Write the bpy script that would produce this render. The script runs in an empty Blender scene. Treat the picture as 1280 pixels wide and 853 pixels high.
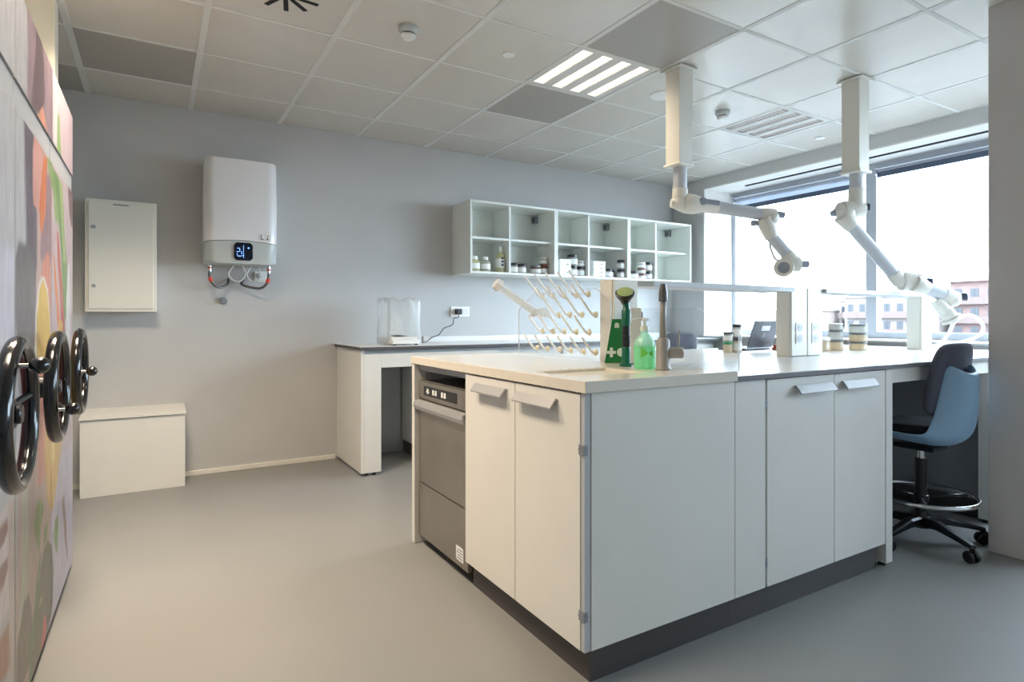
import bpy, bmesh, math, random
from mathutils import Vector, Matrix, noise
random.seed(4)
PI = math.pi
sc = bpy.context.scene
COL = sc.collection

# ------------------------------------------------------------------ materials
def lin(c):
    c = c / 255.0
    return c / 12.92 if c <= 0.04045 else ((c + 0.055) / 1.055) ** 2.4
def rgb(t): return (lin(t[0]), lin(t[1]), lin(t[2]), 1.0)

def mat(name, color, rough=0.5, metal=0.0, spec=0.5, noise=0.0, nscale=20.0, bump=0.0, bscale=200.0,
        trans=0.0, emit=0.0, coat=0.0):
    m = bpy.data.materials.new(name); m.use_nodes = True
    nt = m.node_tree; p = nt.nodes['Principled BSDF']
    p.inputs['Base Color'].default_value = rgb(color)
    p.inputs['Roughness'].default_value = rough
    p.inputs['Metallic'].default_value = metal
    p.inputs['Specular IOR Level'].default_value = spec
    p.inputs['Transmission Weight'].default_value = trans
    p.inputs['Coat Weight'].default_value = coat
    if emit:
        p.inputs['Emission Color'].default_value = rgb(color)
        p.inputs['Emission Strength'].default_value = emit
    if noise or bump:
        tc = nt.nodes.new('ShaderNodeTexCoord')
    if noise:
        n = nt.nodes.new('ShaderNodeTexNoise'); n.inputs['Scale'].default_value = nscale; n.inputs['Detail'].default_value = 5
        r = nt.nodes.new('ShaderNodeValToRGB')
        a = [max(0, c * (1 - noise)) for c in color]; b = [min(255, c * (1 + noise)) for c in color]
        r.color_ramp.elements[0].color = rgb(a); r.color_ramp.elements[1].color = rgb(b)
        r.color_ramp.elements[0].position = 0.3; r.color_ramp.elements[1].position = 0.7
        nt.links.new(tc.outputs['Object'], n.inputs['Vector']); nt.links.new(n.outputs['Fac'], r.inputs['Fac'])
        nt.links.new(r.outputs['Color'], p.inputs['Base Color'])
    if bump:
        n2 = nt.nodes.new('ShaderNodeTexNoise'); n2.inputs['Scale'].default_value = bscale
        bn = nt.nodes.new('ShaderNodeBump'); bn.inputs['Strength'].default_value = bump; bn.inputs['Distance'].default_value = 0.002
        nt.links.new(tc.outputs['Object'], n2.inputs['Vector']); nt.links.new(n2.outputs['Fac'], bn.inputs['Height'])
        nt.links.new(bn.outputs['Normal'], p.inputs['Normal'])
    return m

def clear_mat(name, tint=(255, 255, 255), gloss=0.08, milk=0.0, rough=0.0):
    """thin clear sheet: transparent + fresnel reflection (+ a little milky diffuse)"""
    m = bpy.data.materials.new(name); m.use_nodes = True
    nt = m.node_tree; nt.nodes.clear()
    out = nt.nodes.new('ShaderNodeOutputMaterial')
    tr = nt.nodes.new('ShaderNodeBsdfTransparent'); tr.inputs['Color'].default_value = rgb(tint)
    gl = nt.nodes.new('ShaderNodeBsdfGlossy'); gl.inputs['Roughness'].default_value = rough
    fr = nt.nodes.new('ShaderNodeLayerWeight'); fr.inputs['Blend'].default_value = 0.5
    pw = nt.nodes.new('ShaderNodeMath'); pw.operation = 'POWER'; pw.inputs[1].default_value = 5.0
    nt.links.new(fr.outputs['Facing'], pw.inputs[0])
    mu = nt.nodes.new('ShaderNodeMath'); mu.operation = 'MULTIPLY_ADD'; mu.inputs[1].default_value = gloss * 8; mu.inputs[2].default_value = 0.03
    mx = nt.nodes.new('ShaderNodeMixShader')
    nt.links.new(pw.outputs[0], mu.inputs[0]); nt.links.new(mu.outputs[0], mx.inputs[0])
    nt.links.new(tr.outputs[0], mx.inputs[1]); nt.links.new(gl.outputs[0], mx.inputs[2])
    last = mx
    if milk:
        df = nt.nodes.new('ShaderNodeBsdfDiffuse'); df.inputs['Color'].default_value = (0.85, 0.87, 0.87, 1)
        tl = nt.nodes.new('ShaderNodeBsdfTranslucent'); tl.inputs['Color'].default_value = (0.85, 0.87, 0.87, 1)
        ms = nt.nodes.new('ShaderNodeMixShader'); ms.inputs[0].default_value = 0.5
        nt.links.new(df.outputs[0], ms.inputs[1]); nt.links.new(tl.outputs[0], ms.inputs[2])
        m2 = nt.nodes.new('ShaderNodeMixShader'); m2.inputs[0].default_value = milk
        nt.links.new(mx.outputs[0], m2.inputs[1]); nt.links.new(ms.outputs[0], m2.inputs[2]); last = m2
    nt.links.new(last.outputs[0], out.inputs['Surface'])
    return m

def liquid_mat(name, color, t=0.45):
    m = bpy.data.materials.new(name); m.use_nodes = True
    nt = m.node_tree; nt.nodes.clear()
    out = nt.nodes.new('ShaderNodeOutputMaterial')
    df = nt.nodes.new('ShaderNodeBsdfDiffuse'); df.inputs['Color'].default_value = rgb(color)
    tl = nt.nodes.new('ShaderNodeBsdfTranslucent'); tl.inputs['Color'].default_value = rgb(color)
    tr = nt.nodes.new('ShaderNodeBsdfTransparent'); tr.inputs['Color'].default_value = rgb(color)
    gl = nt.nodes.new('ShaderNodeBsdfGlossy'); gl.inputs['Roughness'].default_value = 0.12
    a = nt.nodes.new('ShaderNodeMixShader'); a.inputs[0].default_value = 0.5
    b = nt.nodes.new('ShaderNodeMixShader'); b.inputs[0].default_value = t
    c = nt.nodes.new('ShaderNodeMixShader'); c.inputs[0].default_value = 0.06
    nt.links.new(df.outputs[0], a.inputs[1]); nt.links.new(tl.outputs[0], a.inputs[2])
    nt.links.new(a.outputs[0], b.inputs[1]); nt.links.new(tr.outputs[0], b.inputs[2])
    nt.links.new(b.outputs[0], c.inputs[1]); nt.links.new(gl.outputs[0], c.inputs[2])
    nt.links.new(c.outputs[0], out.inputs['Surface'])
    return m

def vcol_mat(name, rough=0.35):
    m = bpy.data.materials.new(name); m.use_nodes = True
    nt = m.node_tree; p = nt.nodes['Principled BSDF']
    at = nt.nodes.new('ShaderNodeAttribute'); at.attribute_name = 'print'
    nt.links.new(at.outputs['Color'], p.inputs['Base Color'])
    p.inputs['Roughness'].default_value = rough
    return m

M = {}
M['wall'] = mat('grey wall paint', (196, 195, 194), 0.75, noise=0.012, nscale=3, bump=0.05, bscale=300)
M['wall_white'] = mat('white wall paint', (232, 230, 226), 0.7, bump=0.04, bscale=300)
M['wall_cream'] = mat('cream wall paint', (238, 232, 216), 0.7, bump=0.04, bscale=300)
M['floor'] = mat('grey resin floor', (140, 139, 137), 0.42, spec=0.35, noise=0.02, nscale=1.3, bump=0.03, bscale=120)
M['tile'] = mat('white metal ceiling tile', (212, 206, 197), 0.24, spec=0.8, noise=0.01, nscale=4)
M['tile_dark'] = mat('perforated ceiling tile', (168, 163, 156), 0.4, spec=0.4, noise=0.05, nscale=160)
M['tbar'] = mat('white ceiling grid bar', (218, 217, 213), 0.6)
M['white'] = mat('white laminate', (229, 226, 219), 0.38, spec=0.4, noise=0.006, nscale=6)
M['whiteplastic'] = mat('white plastic', (236, 235, 232), 0.3)
M['whitemetal'] = mat('white painted metal', (234, 230, 220), 0.42)
M['carcass'] = mat('white melamine carcass', (232, 234, 228), 0.45)
M['grey'] = mat('pale grey laminate', (188, 190, 192), 0.45)
M['greyedge'] = mat('mid grey edging', (150, 152, 156), 0.45)
M['darkedge'] = mat('dark laminate edge', (84, 80, 80), 0.5)
M['worktop'] = mat('white worktop laminate', (226, 226, 224), 0.22, spec=0.5)
M['solid'] = mat('off white solid surface', (226, 218, 204), 0.16, spec=0.5, noise=0.006, nscale=40)
M['basin'] = mat('off white basin', (222, 214, 200), 0.25)
M['plinth'] = mat('dark grey plinth', (72, 68, 68), 0.45)
M['handle'] = mat('brushed aluminium handle', (178, 177, 178), 0.4, metal=0.35)
M['steel'] = mat('brushed stainless steel', (166, 160, 152), 0.34, metal=0.85, noise=0.03, nscale=6)
M['steeldark'] = mat('shaded steel cavity', (110, 104, 98), 0.5, metal=0.4)
M['black'] = mat('black plastic', (24, 24, 27), 0.32)
M['blackgloss'] = mat('black gloss bakelite', (18, 18, 20), 0.16, coat=0.3)
M['chrome'] = mat('chrome', (215, 215, 215), 0.12, metal=1.0)
M['greymetal'] = mat('grey anodised metal', (146, 150, 156), 0.4, metal=0.4)
M['frame'] = mat('grey window frame', (182, 187, 195), 0.45, metal=0.2)
M['blinddark'] = mat('slate blind cassette', (74, 84, 104), 0.6)
M['blindfab'] = liquid_mat('pale blue blind fabric', (206, 212, 224), 0.05)
M['lockgrey'] = mat('light grey locker paint', (196, 197, 200), 0.35)
M['lockrail'] = mat('grey locker rail', (152, 153, 157), 0.4)
M['lockside'] = mat('locker carcass grey', (160, 160, 162), 0.5)
M['print'] = vcol_mat('printed food picture', 0.3)
M['gloss_white'] = mat('glossy white enamel', (240, 238, 238), 0.16, coat=0.3)
M['heatergrey'] = mat('heater grey plastic', (192, 197, 195), 0.35)
M['display'] = mat('dark display glass', (20, 24, 40), 0.08)
M['digit'] = mat('pale blue lit digits', (120, 170, 255), 0.4, emit=1.5)
M['ink'] = mat('dark label ink', (40, 40, 44), 0.6)
M['paper'] = mat('white paper label', (240, 240, 238), 0.7)
M['redrub'] = mat('red hose sleeve', (214, 74, 54), 0.5)
M['braid'] = mat('braided steel hose', (98, 96, 94), 0.4, metal=0.5, noise=0.3, nscale=300)
M['armwhite'] = mat('cream painted arm', (226, 222, 212), 0.34)
M['armtube'] = mat('grey white arm tube', (200, 203, 208), 0.32)
M['armgrey'] = mat('grey arm knob', (150, 156, 168), 0.4)
M['navy'] = mat('dark navy knob', (52, 56, 78), 0.4)
M['glass'] = clear_mat('clear glass', (246, 250, 248), 0.06)
M['winglass'] = clear_mat('window glass', (250, 252, 253), 0.05)
M['acrylic'] = clear_mat('clear acrylic sheet', (250, 251, 252), 0.09, milk=0.02)
M['acryledge'] = clear_mat('frosted acrylic edge', (255, 255, 255), 0.08, milk=0.75, rough=0.2)
M['peg'] = mat('off white peg plastic', (246, 246, 244), 0.3)
M['pegring'] = mat('ivory peg ring', (232, 226, 204), 0.35)
M['milk'] = clear_mat('milky plastic', (255, 255, 255), 0.08, milk=0.85, rough=0.15)
M['cover'] = clear_mat('crinkled clear cover', (250, 250, 250), 0.10, milk=0.42, rough=0.12)
M['green'] = mat('safety sign green', (20, 118, 54), 0.35)
M['greendark'] = mat('dark green plastic', (14, 96, 72), 0.3)
M['signwhite'] = mat('sign white', (232, 240, 226), 0.4)
M['olive'] = mat('pale green shower face', (150, 176, 104), 0.5, noise=0.15, nscale=220)
M['soap'] = liquid_mat('pale green soap', (176, 242, 198), 0.30)
M['soapclear'] = liquid_mat('frosted bottle above the soap', (214, 244, 226), 0.5)
M['yellowliq'] = liquid_mat('pale yellow liquid', (240, 236, 196), 0.25)
M['clearliq'] = liquid_mat('clear pale liquid', (222, 222, 206), 0.3)
M['amber'] = liquid_mat('amber glass', (150, 96, 60), 0.25)
M['jarclear'] = liquid_mat('clear jar', (214, 212, 206), 0.35)
M['jartan'] = liquid_mat('tan powder jar', (228, 212, 186), 0.15)
M['lidblack'] = mat('black jar lid', (36, 36, 40), 0.4)
M['lidbrown'] = mat('brown jar lid', (124, 72, 52), 0.4)
M['lidgreen'] = mat('green jar lid', (20, 150, 84), 0.4)
M['lidgrey'] = mat('grey jar lid', (120, 122, 122), 0.4)
M['lapdark'] = mat('dark grey laptop lid', (70, 72, 78), 0.4, metal=0.2)
M['laplogo'] = mat('silver logo', (206, 208, 212), 0.3)
M['orange'] = mat('orange red card', (214, 106, 72), 0.5)
M['chairblue'] = mat('steel blue shell plastic', (150, 184, 212), 0.45)
M['chairslate'] = mat('slate blue shell plastic', (86, 96, 110), 0.45)
M['fabric'] = mat('charcoal seat fabric', (84, 84, 96), 0.9, noise=0.1, nscale=500, bump=0.3, bscale=900)
M['fabricseat'] = mat('black seat fabric', (34, 34, 38), 0.9, noise=0.1, nscale=500, bump=0.3, bscale=900)
M['tapgrey'] = mat('satin nickel tap', (160, 156, 150), 0.45, metal=0.15)
M['tapdark'] = mat('dark grey spray head', (104, 102, 100), 0.4, metal=0.3)
M['socketshade'] = mat('socket recess grey', (196, 202, 208), 0.4)
M['vent'] = mat('black vent slot', (18, 18, 18), 0.7)
M['lampon'] = mat('lit lamp louvre', (255, 248, 230), 0.4, emit=3.2)
M['lampoff'] = mat('lamp louvre', (240, 240, 238), 0.3, emit=1.0)
M['louvre'] = mat('louvre slot', (92, 92, 94), 0.5)
M['pillar'] = mat('warm grey pillar paint', (204, 198, 194), 0.8, bump=0.04, bscale=300)
M['bwall'] = mat('pale render', (112, 104, 100), 0.9, noise=0.04, nscale=0.6)
M['bpink'] = mat('pink brick', (104, 84, 80), 0.9, noise=0.08, nscale=1.2)
M['bwin'] = mat('building window', (26, 30, 38), 0.3)
M['bbalc'] = mat('balcony parapet', (88, 74, 70), 0.8)
M['broof'] = mat('terracotta roof', (104, 76, 70), 0.9, noise=0.1, nscale=2)
M['bteal'] = mat('teal balcony glass', (48, 84, 88), 0.4)
M['ground'] = mat('street ground', (70, 68, 66), 0.95, noise=0.1, nscale=0.2)

# ------------------------------------------------------------------ mesh builder
class B:
    def __init__(s): s.bm = bmesh.new(); s.mi = 0
    def _tag(s, faces, smooth=False):
        for f in faces: f.material_index = s.mi; f.smooth = smooth
    def box(s, x0, x1, y0, y1, z0, z1, bev=0.0, seg=2):
        x0, x1 = sorted((x0, x1)); y0, y1 = sorted((y0, y1)); z0, z1 = sorted((z0, z1))
        v = [s.bm.verts.new(c) for c in ((x0,y0,z0),(x1,y0,z0),(x1,y1,z0),(x0,y1,z0),(x0,y0,z1),(x1,y0,z1),(x1,y1,z1),(x0,y1,z1))]
        fs = [s.bm.faces.new([v[i] for i in q]) for q in ((0,3,2,1),(4,5,6,7),(0,1,5,4),(1,2,6,5),(2,3,7,6),(3,0,4,7))]
        s._tag(fs)
        if bev:
            es = list({e for f in fs for e in f.edges})
            r = bmesh.ops.bevel(s.bm, geom=es, offset=bev, segments=seg, profile=0.5, affect='EDGES')
            s._tag(r['faces'])
        return s
    def prism(s, poly, axis, a0, a1, side_mi=None, smooth=False, bev=0.0):
        """poly: 2-D points; axis 'x': (y,z), 'y': (x,z), 'z': (x,y)"""
        def P(p, a):
            return {'x': (a, p[0], p[1]), 'y': (p[0], a, p[1]), 'z': (p[0], p[1], a)}[axis]
        A = [s.bm.verts.new(P(p, a0)) for p in poly]; C = [s.bm.verts.new(P(p, a1)) for p in poly]
        n = len(poly)
        caps = [s.bm.faces.new(A), s.bm.faces.new(list(reversed(C)))]
        sides = [s.bm.faces.new((A[i], C[i], C[(i+1) % n], A[(i+1) % n])) for i in range(n)]
        s._tag(caps); s._tag(sides, smooth)
        if side_mi is not None:
            for f in sides: f.material_index = side_mi
        fs = caps + sides
        bmesh.ops.recalc_face_normals(s.bm, faces=fs)
        if bev:
            es = list({e for f in caps for e in f.edges})
            r = bmesh.ops.bevel(s.bm, geom=es, offset=bev, segments=3, profile=0.5, affect='EDGES')
            s._tag(r['faces'], True)
        return s
    def sweep(s, pts, radii, seg=12, closed=False):
        pts = [Vector(p) for p in pts]; n = len(pts)
        if not hasattr(radii, '__len__'): radii = [radii] * n
        rings = []; up = None
        for i, p in enumerate(pts):
            if closed: d = pts[(i+1) % n] - pts[i-1]
            else: d = pts[min(i+1, n-1)] - pts[max(i-1, 0)]
            d.normalize()
            if up is None:
                up = Vector((0, 0, 1)) if abs(d.z) < 0.9 else Vector((1, 0, 0))
            u = d.cross(up)
            if u.length < 1e-4: u = d.cross(Vector((0, 1, 0)))
            u.normalize(); w = u.cross(d).normalized(); up = w
            rings.append([s.bm.verts.new(p + (u * math.cos(t) + w * math.sin(t)) * radii[i]) for t in [2*PI*k/seg for k in range(seg)]])
        fs = []
        for i in range(n if closed else n - 1):
            a, b = rings[i], rings[(i+1) % n]
            for k in range(seg): fs.append(s.bm.faces.new((a[k], a[(k+1) % seg], b[(k+1) % seg], b[k])))
        s._tag(fs, True)
        if not closed:
            s._tag([s.bm.faces.new(list(reversed(rings[0]))), s.bm.faces.new(rings[-1])])
        return s
    def cyl(s, p0, p1, r0, r1=None, seg=28, bev=0.0):
        p0 = Vector(p0); p1 = Vector(p1); r1 = r0 if r1 is None else r1
        if bev:
            L = (p1 - p0).length; d = (p1 - p0) / L
            return s.rev([(0.0001, 0), (r0-bev, 0), (r0, bev), (r1, L-bev), (r1-bev, L), (0.0001, L)], p0, d, seg)
        return s.rev([(0.0001, 0), (r0, 0), (r1, (p1-p0).length), (0.0001, (p1-p0).length)], p0, (p1-p0).normalized(), seg)
    def rev(s, prof, o, d=(0, 0, 1), seg=28, smooth=True):
        """surface of revolution: prof [(r, h)] along direction d from o; sharp corners split"""
        o = Vector(o); d = Vector(d).normalized()
        u = d.cross(Vector((0, 0, 1)) if abs(d.z) < 0.9 else Vector((1, 0, 0))).normalized(); w = d.cross(u)
        rings = []
        for r, h in prof:
            rings.append([s.bm.verts.new(o + d*h + (u*math.cos(2*PI*k/seg) + w*math.sin(2*PI*k/seg))*max(r, 0.0001)) for k in range(seg)])
        fs = []
        for i in range(len(prof) - 1):
            dr = abs(prof[i+1][0] - prof[i][0]); dh = abs(prof[i+1][1] - prof[i][1])
            flat = dh < 0.12 * dr
            row = [s.bm.faces.new((rings[i][k], rings[i][(k+1) % seg], rings[i+1][(k+1) % seg], rings[i+1][k])) for k in range(seg)]
            s._tag(row, smooth and not flat); fs += row
        fs.append(s.bm.faces.new(rings[0][::-1])); fs.append(s.bm.faces.new(rings[-1]))
        s._tag(fs[-2:])
        bmesh.ops.recalc_face_normals(s.bm, faces=fs)
        # crisp edges between flat and curved rows
        for f in fs:
            for e in f.edges:
                if len(e.link_faces) == 2 and e.calc_face_angle(0) > 0.7: e.smooth = False
        return s
    def ball(s, c, r, sx=1, sy=1, sz=1, seg=20):
        ret = bmesh.ops.create_uvsphere(s.bm, u_segments=seg, v_segments=seg//2, radius=r,
            matrix=Matrix.Translation(c) @ Matrix.Diagonal((sx, sy, sz, 1)))
        s._tag({f for v in ret['verts'] for f in v.link_faces}, True); return s
    def torus(s, c, R, r, axis='z', seg=48, ring=14):
        pts = []
        for k in range(seg):
            a = 2*PI*k/seg; p = (math.cos(a)*R, math.sin(a)*R)
            pts.append({'z': (c[0]+p[0], c[1]+p[1], c[2]), 'x': (c[0], c[1]+p[0], c[2]+p[1]), 'y': (c[0]+p[0], c[1], c[2]+p[1])}[axis])
        return s.sweep(pts, r, ring, closed=True)
    def quad(s, a, b, c, d):
        f = s.bm.faces.new([s.bm.verts.new(p) for p in (a, b, c, d)]); s._tag([f]); return s
    def use(s, i): s.mi = i; return s

def crv(pts, n=8):
    """Catmull-Rom resample"""
    P = [Vector(p) for p in pts]; out = []
    for i in range(len(P) - 1):
        p0 = P[max(i-1, 0)]; p1 = P[i]; p2 = P[i+1]; p3 = P[min(i+2, len(P)-1)]
        for k in range(n):
            t = k / n
            out.append(0.5*((2*p1) + (p2-p0)*t + (2*p0-5*p1+4*p2-p3)*t*t + (3*p1-p0-3*p2+p3)*t**3))
    out.append(P[-1]); return out

def obj(name, b, mats, parent=None, local=False, label=None):
    me = bpy.data.meshes.new(name)
    if parent is not None and not local:
        o = parent.location if parent.parent is None else parent.parent.location
        bmesh.ops.translate(b.bm, verts=b.bm.verts, vec=-Vector(o))
    b.bm.to_mesh(me); b.bm.free()
    for m in (mats if isinstance(mats, (list, tuple)) else [mats]): me.materials.append(M[m] if isinstance(m, str) else m)
    ob = bpy.data.objects.new(name, me); COL.objects.link(ob)
    if parent is not None: ob.parent = parent
    if label: ob['label'] = label
    return ob

def thing(name, label, cat, loc, group=None, rz=0.0):
    e = bpy.data.objects.new(name, None); e.empty_display_size = 0.05
    e.location = loc; e.rotation_euler = (0, 0, rz); COL.objects.link(e)
    e['label'] = label; e['category'] = cat
    if group: e['group'] = group
    return e

def tag(o, label, cat, group=None, kind=None):
    o['label'] = label; o['category'] = cat
    if group: o['group'] = group
    if kind: o['kind'] = kind
    return o

def struct(name, b, mats, label=None):
    o = obj(name, b, mats); o['kind'] = 'structure'
    if label: o['label'] = label
    return o

def text_part(name, body, size, m, parent, loc, rot, local=False):
    cu = bpy.data.curves.new(name, 'FONT'); cu.body = body; cu.size = size; cu.extrude = 0.0004; cu.align_x = 'CENTER'; cu.align_y = 'CENTER'
    t = bpy.data.objects.new('tmp_text', cu); COL.objects.link(t)
    bpy.context.view_layer.update()
    me = bpy.data.meshes.new_from_object(t.evaluated_get(bpy.context.evaluated_depsgraph_get()))
    bpy.data.objects.remove(t)
    me.transform(Matrix.Translation(loc) @ rot.to_4x4())
    if not local:
        o = parent.location if parent.parent is None else parent.parent.location
        me.transform(Matrix.Translation(-Vector(o)))
    me.materials.clear(); me.materials.append(M[m])
    ob = bpy.data.objects.new(name, me); COL.objects.link(ob); ob.parent = parent
    return ob

# ------------------------------------------------------------------ camera
cam = bpy.data.cameras.new('camera'); cam.sensor_width = 36.0; cam.lens = 741.28 / 1280 * 36.0
cam.shift_y = (398.6 - 426.5) / 1280; cam.clip_start = 0.02
co = bpy.data.objects.new('camera', cam); co.location = (0, 0, 1.113)
co.rotation_euler = (PI/2, 0, -math.radians(31.024)); COL.objects.link(co); sc.camera = co

# ------------------------------------------------------------------ the room
XW, YB, ZC = 4.97, 4.775, 2.60
XL, YR = -1.9, -1.2
struct('floor', B().box(XL-0.2, 5.6, YR-0.2, YB+0.2, -0.12, 0), 'floor')
struct('wall_back', B().box(XL-0.2, 5.7, YB, YB+0.2, 0, 2.9), 'wall')
struct('wall_left', B().box(XL-0.2, XL, YR, YB, 0, 2.9), 'wall_white')
struct('wall_rear', B().box(XL-0.2, 5.7, YR-0.2, YR, 0, 2.9), 'wall')
b = B(); b.box(XW, 5.6, YR, YB, 0, 0.925); b.box(XW, 5.6, YR, YB, 2.488, 2.9); b.box(XW, 5.6, 4.33, YB, 0.925, 2.488)
struct('wall_right', b, 'wall', 'grey window wall with a deep bulkhead above the glazing')
b = B(); b.box(XW-0.002, 5.50, 4.318, 4.33, 0.94, 2.476); struct('trim_1', b, 'wall_white', 'white side reveal of the window recess')
b = B(); b.box(XW-0.002, 5.50, YR, 4.33, 2.476, 2.488); struct('trim_2', b, 'wall_white', 'white soffit of the window recess')
b = B(); b.box(XW-0.03, 5.50, YR, 4.318, 0.925, 0.94); struct('trim_3', b, 'wall_white', 'white window sill board')
b = B(); b.box(-0.85, 1.228, YB-0.014, YB, 0, 0.035, 0.003); struct('baseboard_back', b, 'whitemetal')
b = B(); b.box(XL, -0.396, 3.42, 3.53, 0, ZC); struct('wall_boxing', b, 'wall_cream', 'cream boxed-in column behind the shelving units')
b = B(); b.box(3.415, 3.75, 1.04, 1.258, 0, ZC, 0.004); struct('wall_pillar', b, 'pillar', 'grey pillar at the right edge of the room')

# ceiling: metal tiles, some perforated, with raised grid bars
TX, TY, PX, PY = -0.38, 1.42, 0.5944, 0.578
dark = {(0, 4), (-1, 5), (4, 1), (4, 3)}
lamps = {(0, 2), (4, 2), (7, 2)}
b = B(); b.box(XL, 5.0, YR, YB, ZC+0.09, ZC+0.2)
for i in range(-3, 10):
    for j in range(-5, 6):
        x0 = max(TX+PX*i, XL); x1 = min(TX+PX*(i+1), XW); y0 = max(TY+PY*j, YR); y1 = min(TY+PY*(j+1), YB)
        if x1 - x0 < 0.01 or y1 - y0 < 0.01 or (i, j) in lamps: continue
        b.use(1 if (i, j) in dark else 0); b.box(x0+0.004, x1-0.004, y0+0.004, y1-0.004, ZC, ZC+0.03)
b.use(2)
for i in range(-2, 10):
    x = TX+PX*i
    if XL < x < XW+0.01: b.box(x-0.016, min(x+0.016, XW), YR, YB, ZC-0.0025, ZC+0.004)
for j in range(-6, 6):
    y = TY+PY*j
    if YR < y < YB: b.box(XL, XW, y-0.011, y+0.011, ZC-0.0018, ZC+0.004)
struct('ceiling', b, ['tile', 'tile_dark', 'tbar'], 'suspended metal tile ceiling with grid bars')

# windows (glazing at the outer face of the deep recess)
def window(n, y0, y1):
    t = thing('window_%d' % n, {1: 'grey framed window with a pale blind band, behind the extraction arm closer to the back wall', 2: 'grey framed window between the mullion and the pillar', 3: 'grey framed window hidden behind the pillar'}.get(n, 'grey framed window beside the camera'), 'window', (5.46, (y0+y1)/2, 0.94)); t['kind'] = 'structure'
    z0, z1, w = 0.94, 2.476, 0.045
    b = B(); b.box(5.41, 5.49, y0, y0+w, z0, z1); b.box(5.41, 5.49, y1-w, y1, z0, z1)
    b.box(5.41, 5.49, y0+w, y1-w, z0, z0+0.06); b.box(5.41, 5.49, y0+w, y1-w, z1-0.05, z1)
    obj('window_frame', b, 'frame', t)
    b = B(); b.box(5.447, 5.453, y0+w, y1-w, z0+0.06, z1-0.05); obj('pane', b, 'winglass', t)
    return t
window(1, 2.85, 4.318); window(2, 1.38, 2.85); window(3, -0.09, 1.38); window(4, YR, -0.09)
def blind(y0, y1, drop, label):
    t = thing('roller_blind', label, 'blind', (5.39, (y0+y1)/2, 2.40), 'roller blinds at the window head')
    b = B(); b.cyl((5.385, y0+0.02, 2.39), (5.385, y1-0.02, 2.39), 0.02); obj('roller', b, 'blinddark', t)
    b = B(); b.box(5.358, 5.362, y0+0.03, y1-0.03, 2.39-drop, 2.405); obj('fabric', b, 'blindfab', t)
    b = B(); b.box(5.35, 5.37, y0+0.03, y1-0.03, 2.39-drop-0.045, 2.39-drop, 0.004); obj('bottom_bar', b, 'blinddark', t)
    for y in (y0+0.004, y1-0.016):
        b = B(); b.box(5.345, 5.405, y, y+0.012, 2.355, 2.42, 0.003); obj('bracket', b, 'frame', t)
blind(2.90, 4.27, 0.07, 'slate roller blind at the top of the window pane behind the first extraction arm')
blind(1.43, 2.80, 0.01, 'slate roller blind rolled tight above the window pane nearest the pillar')
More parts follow.
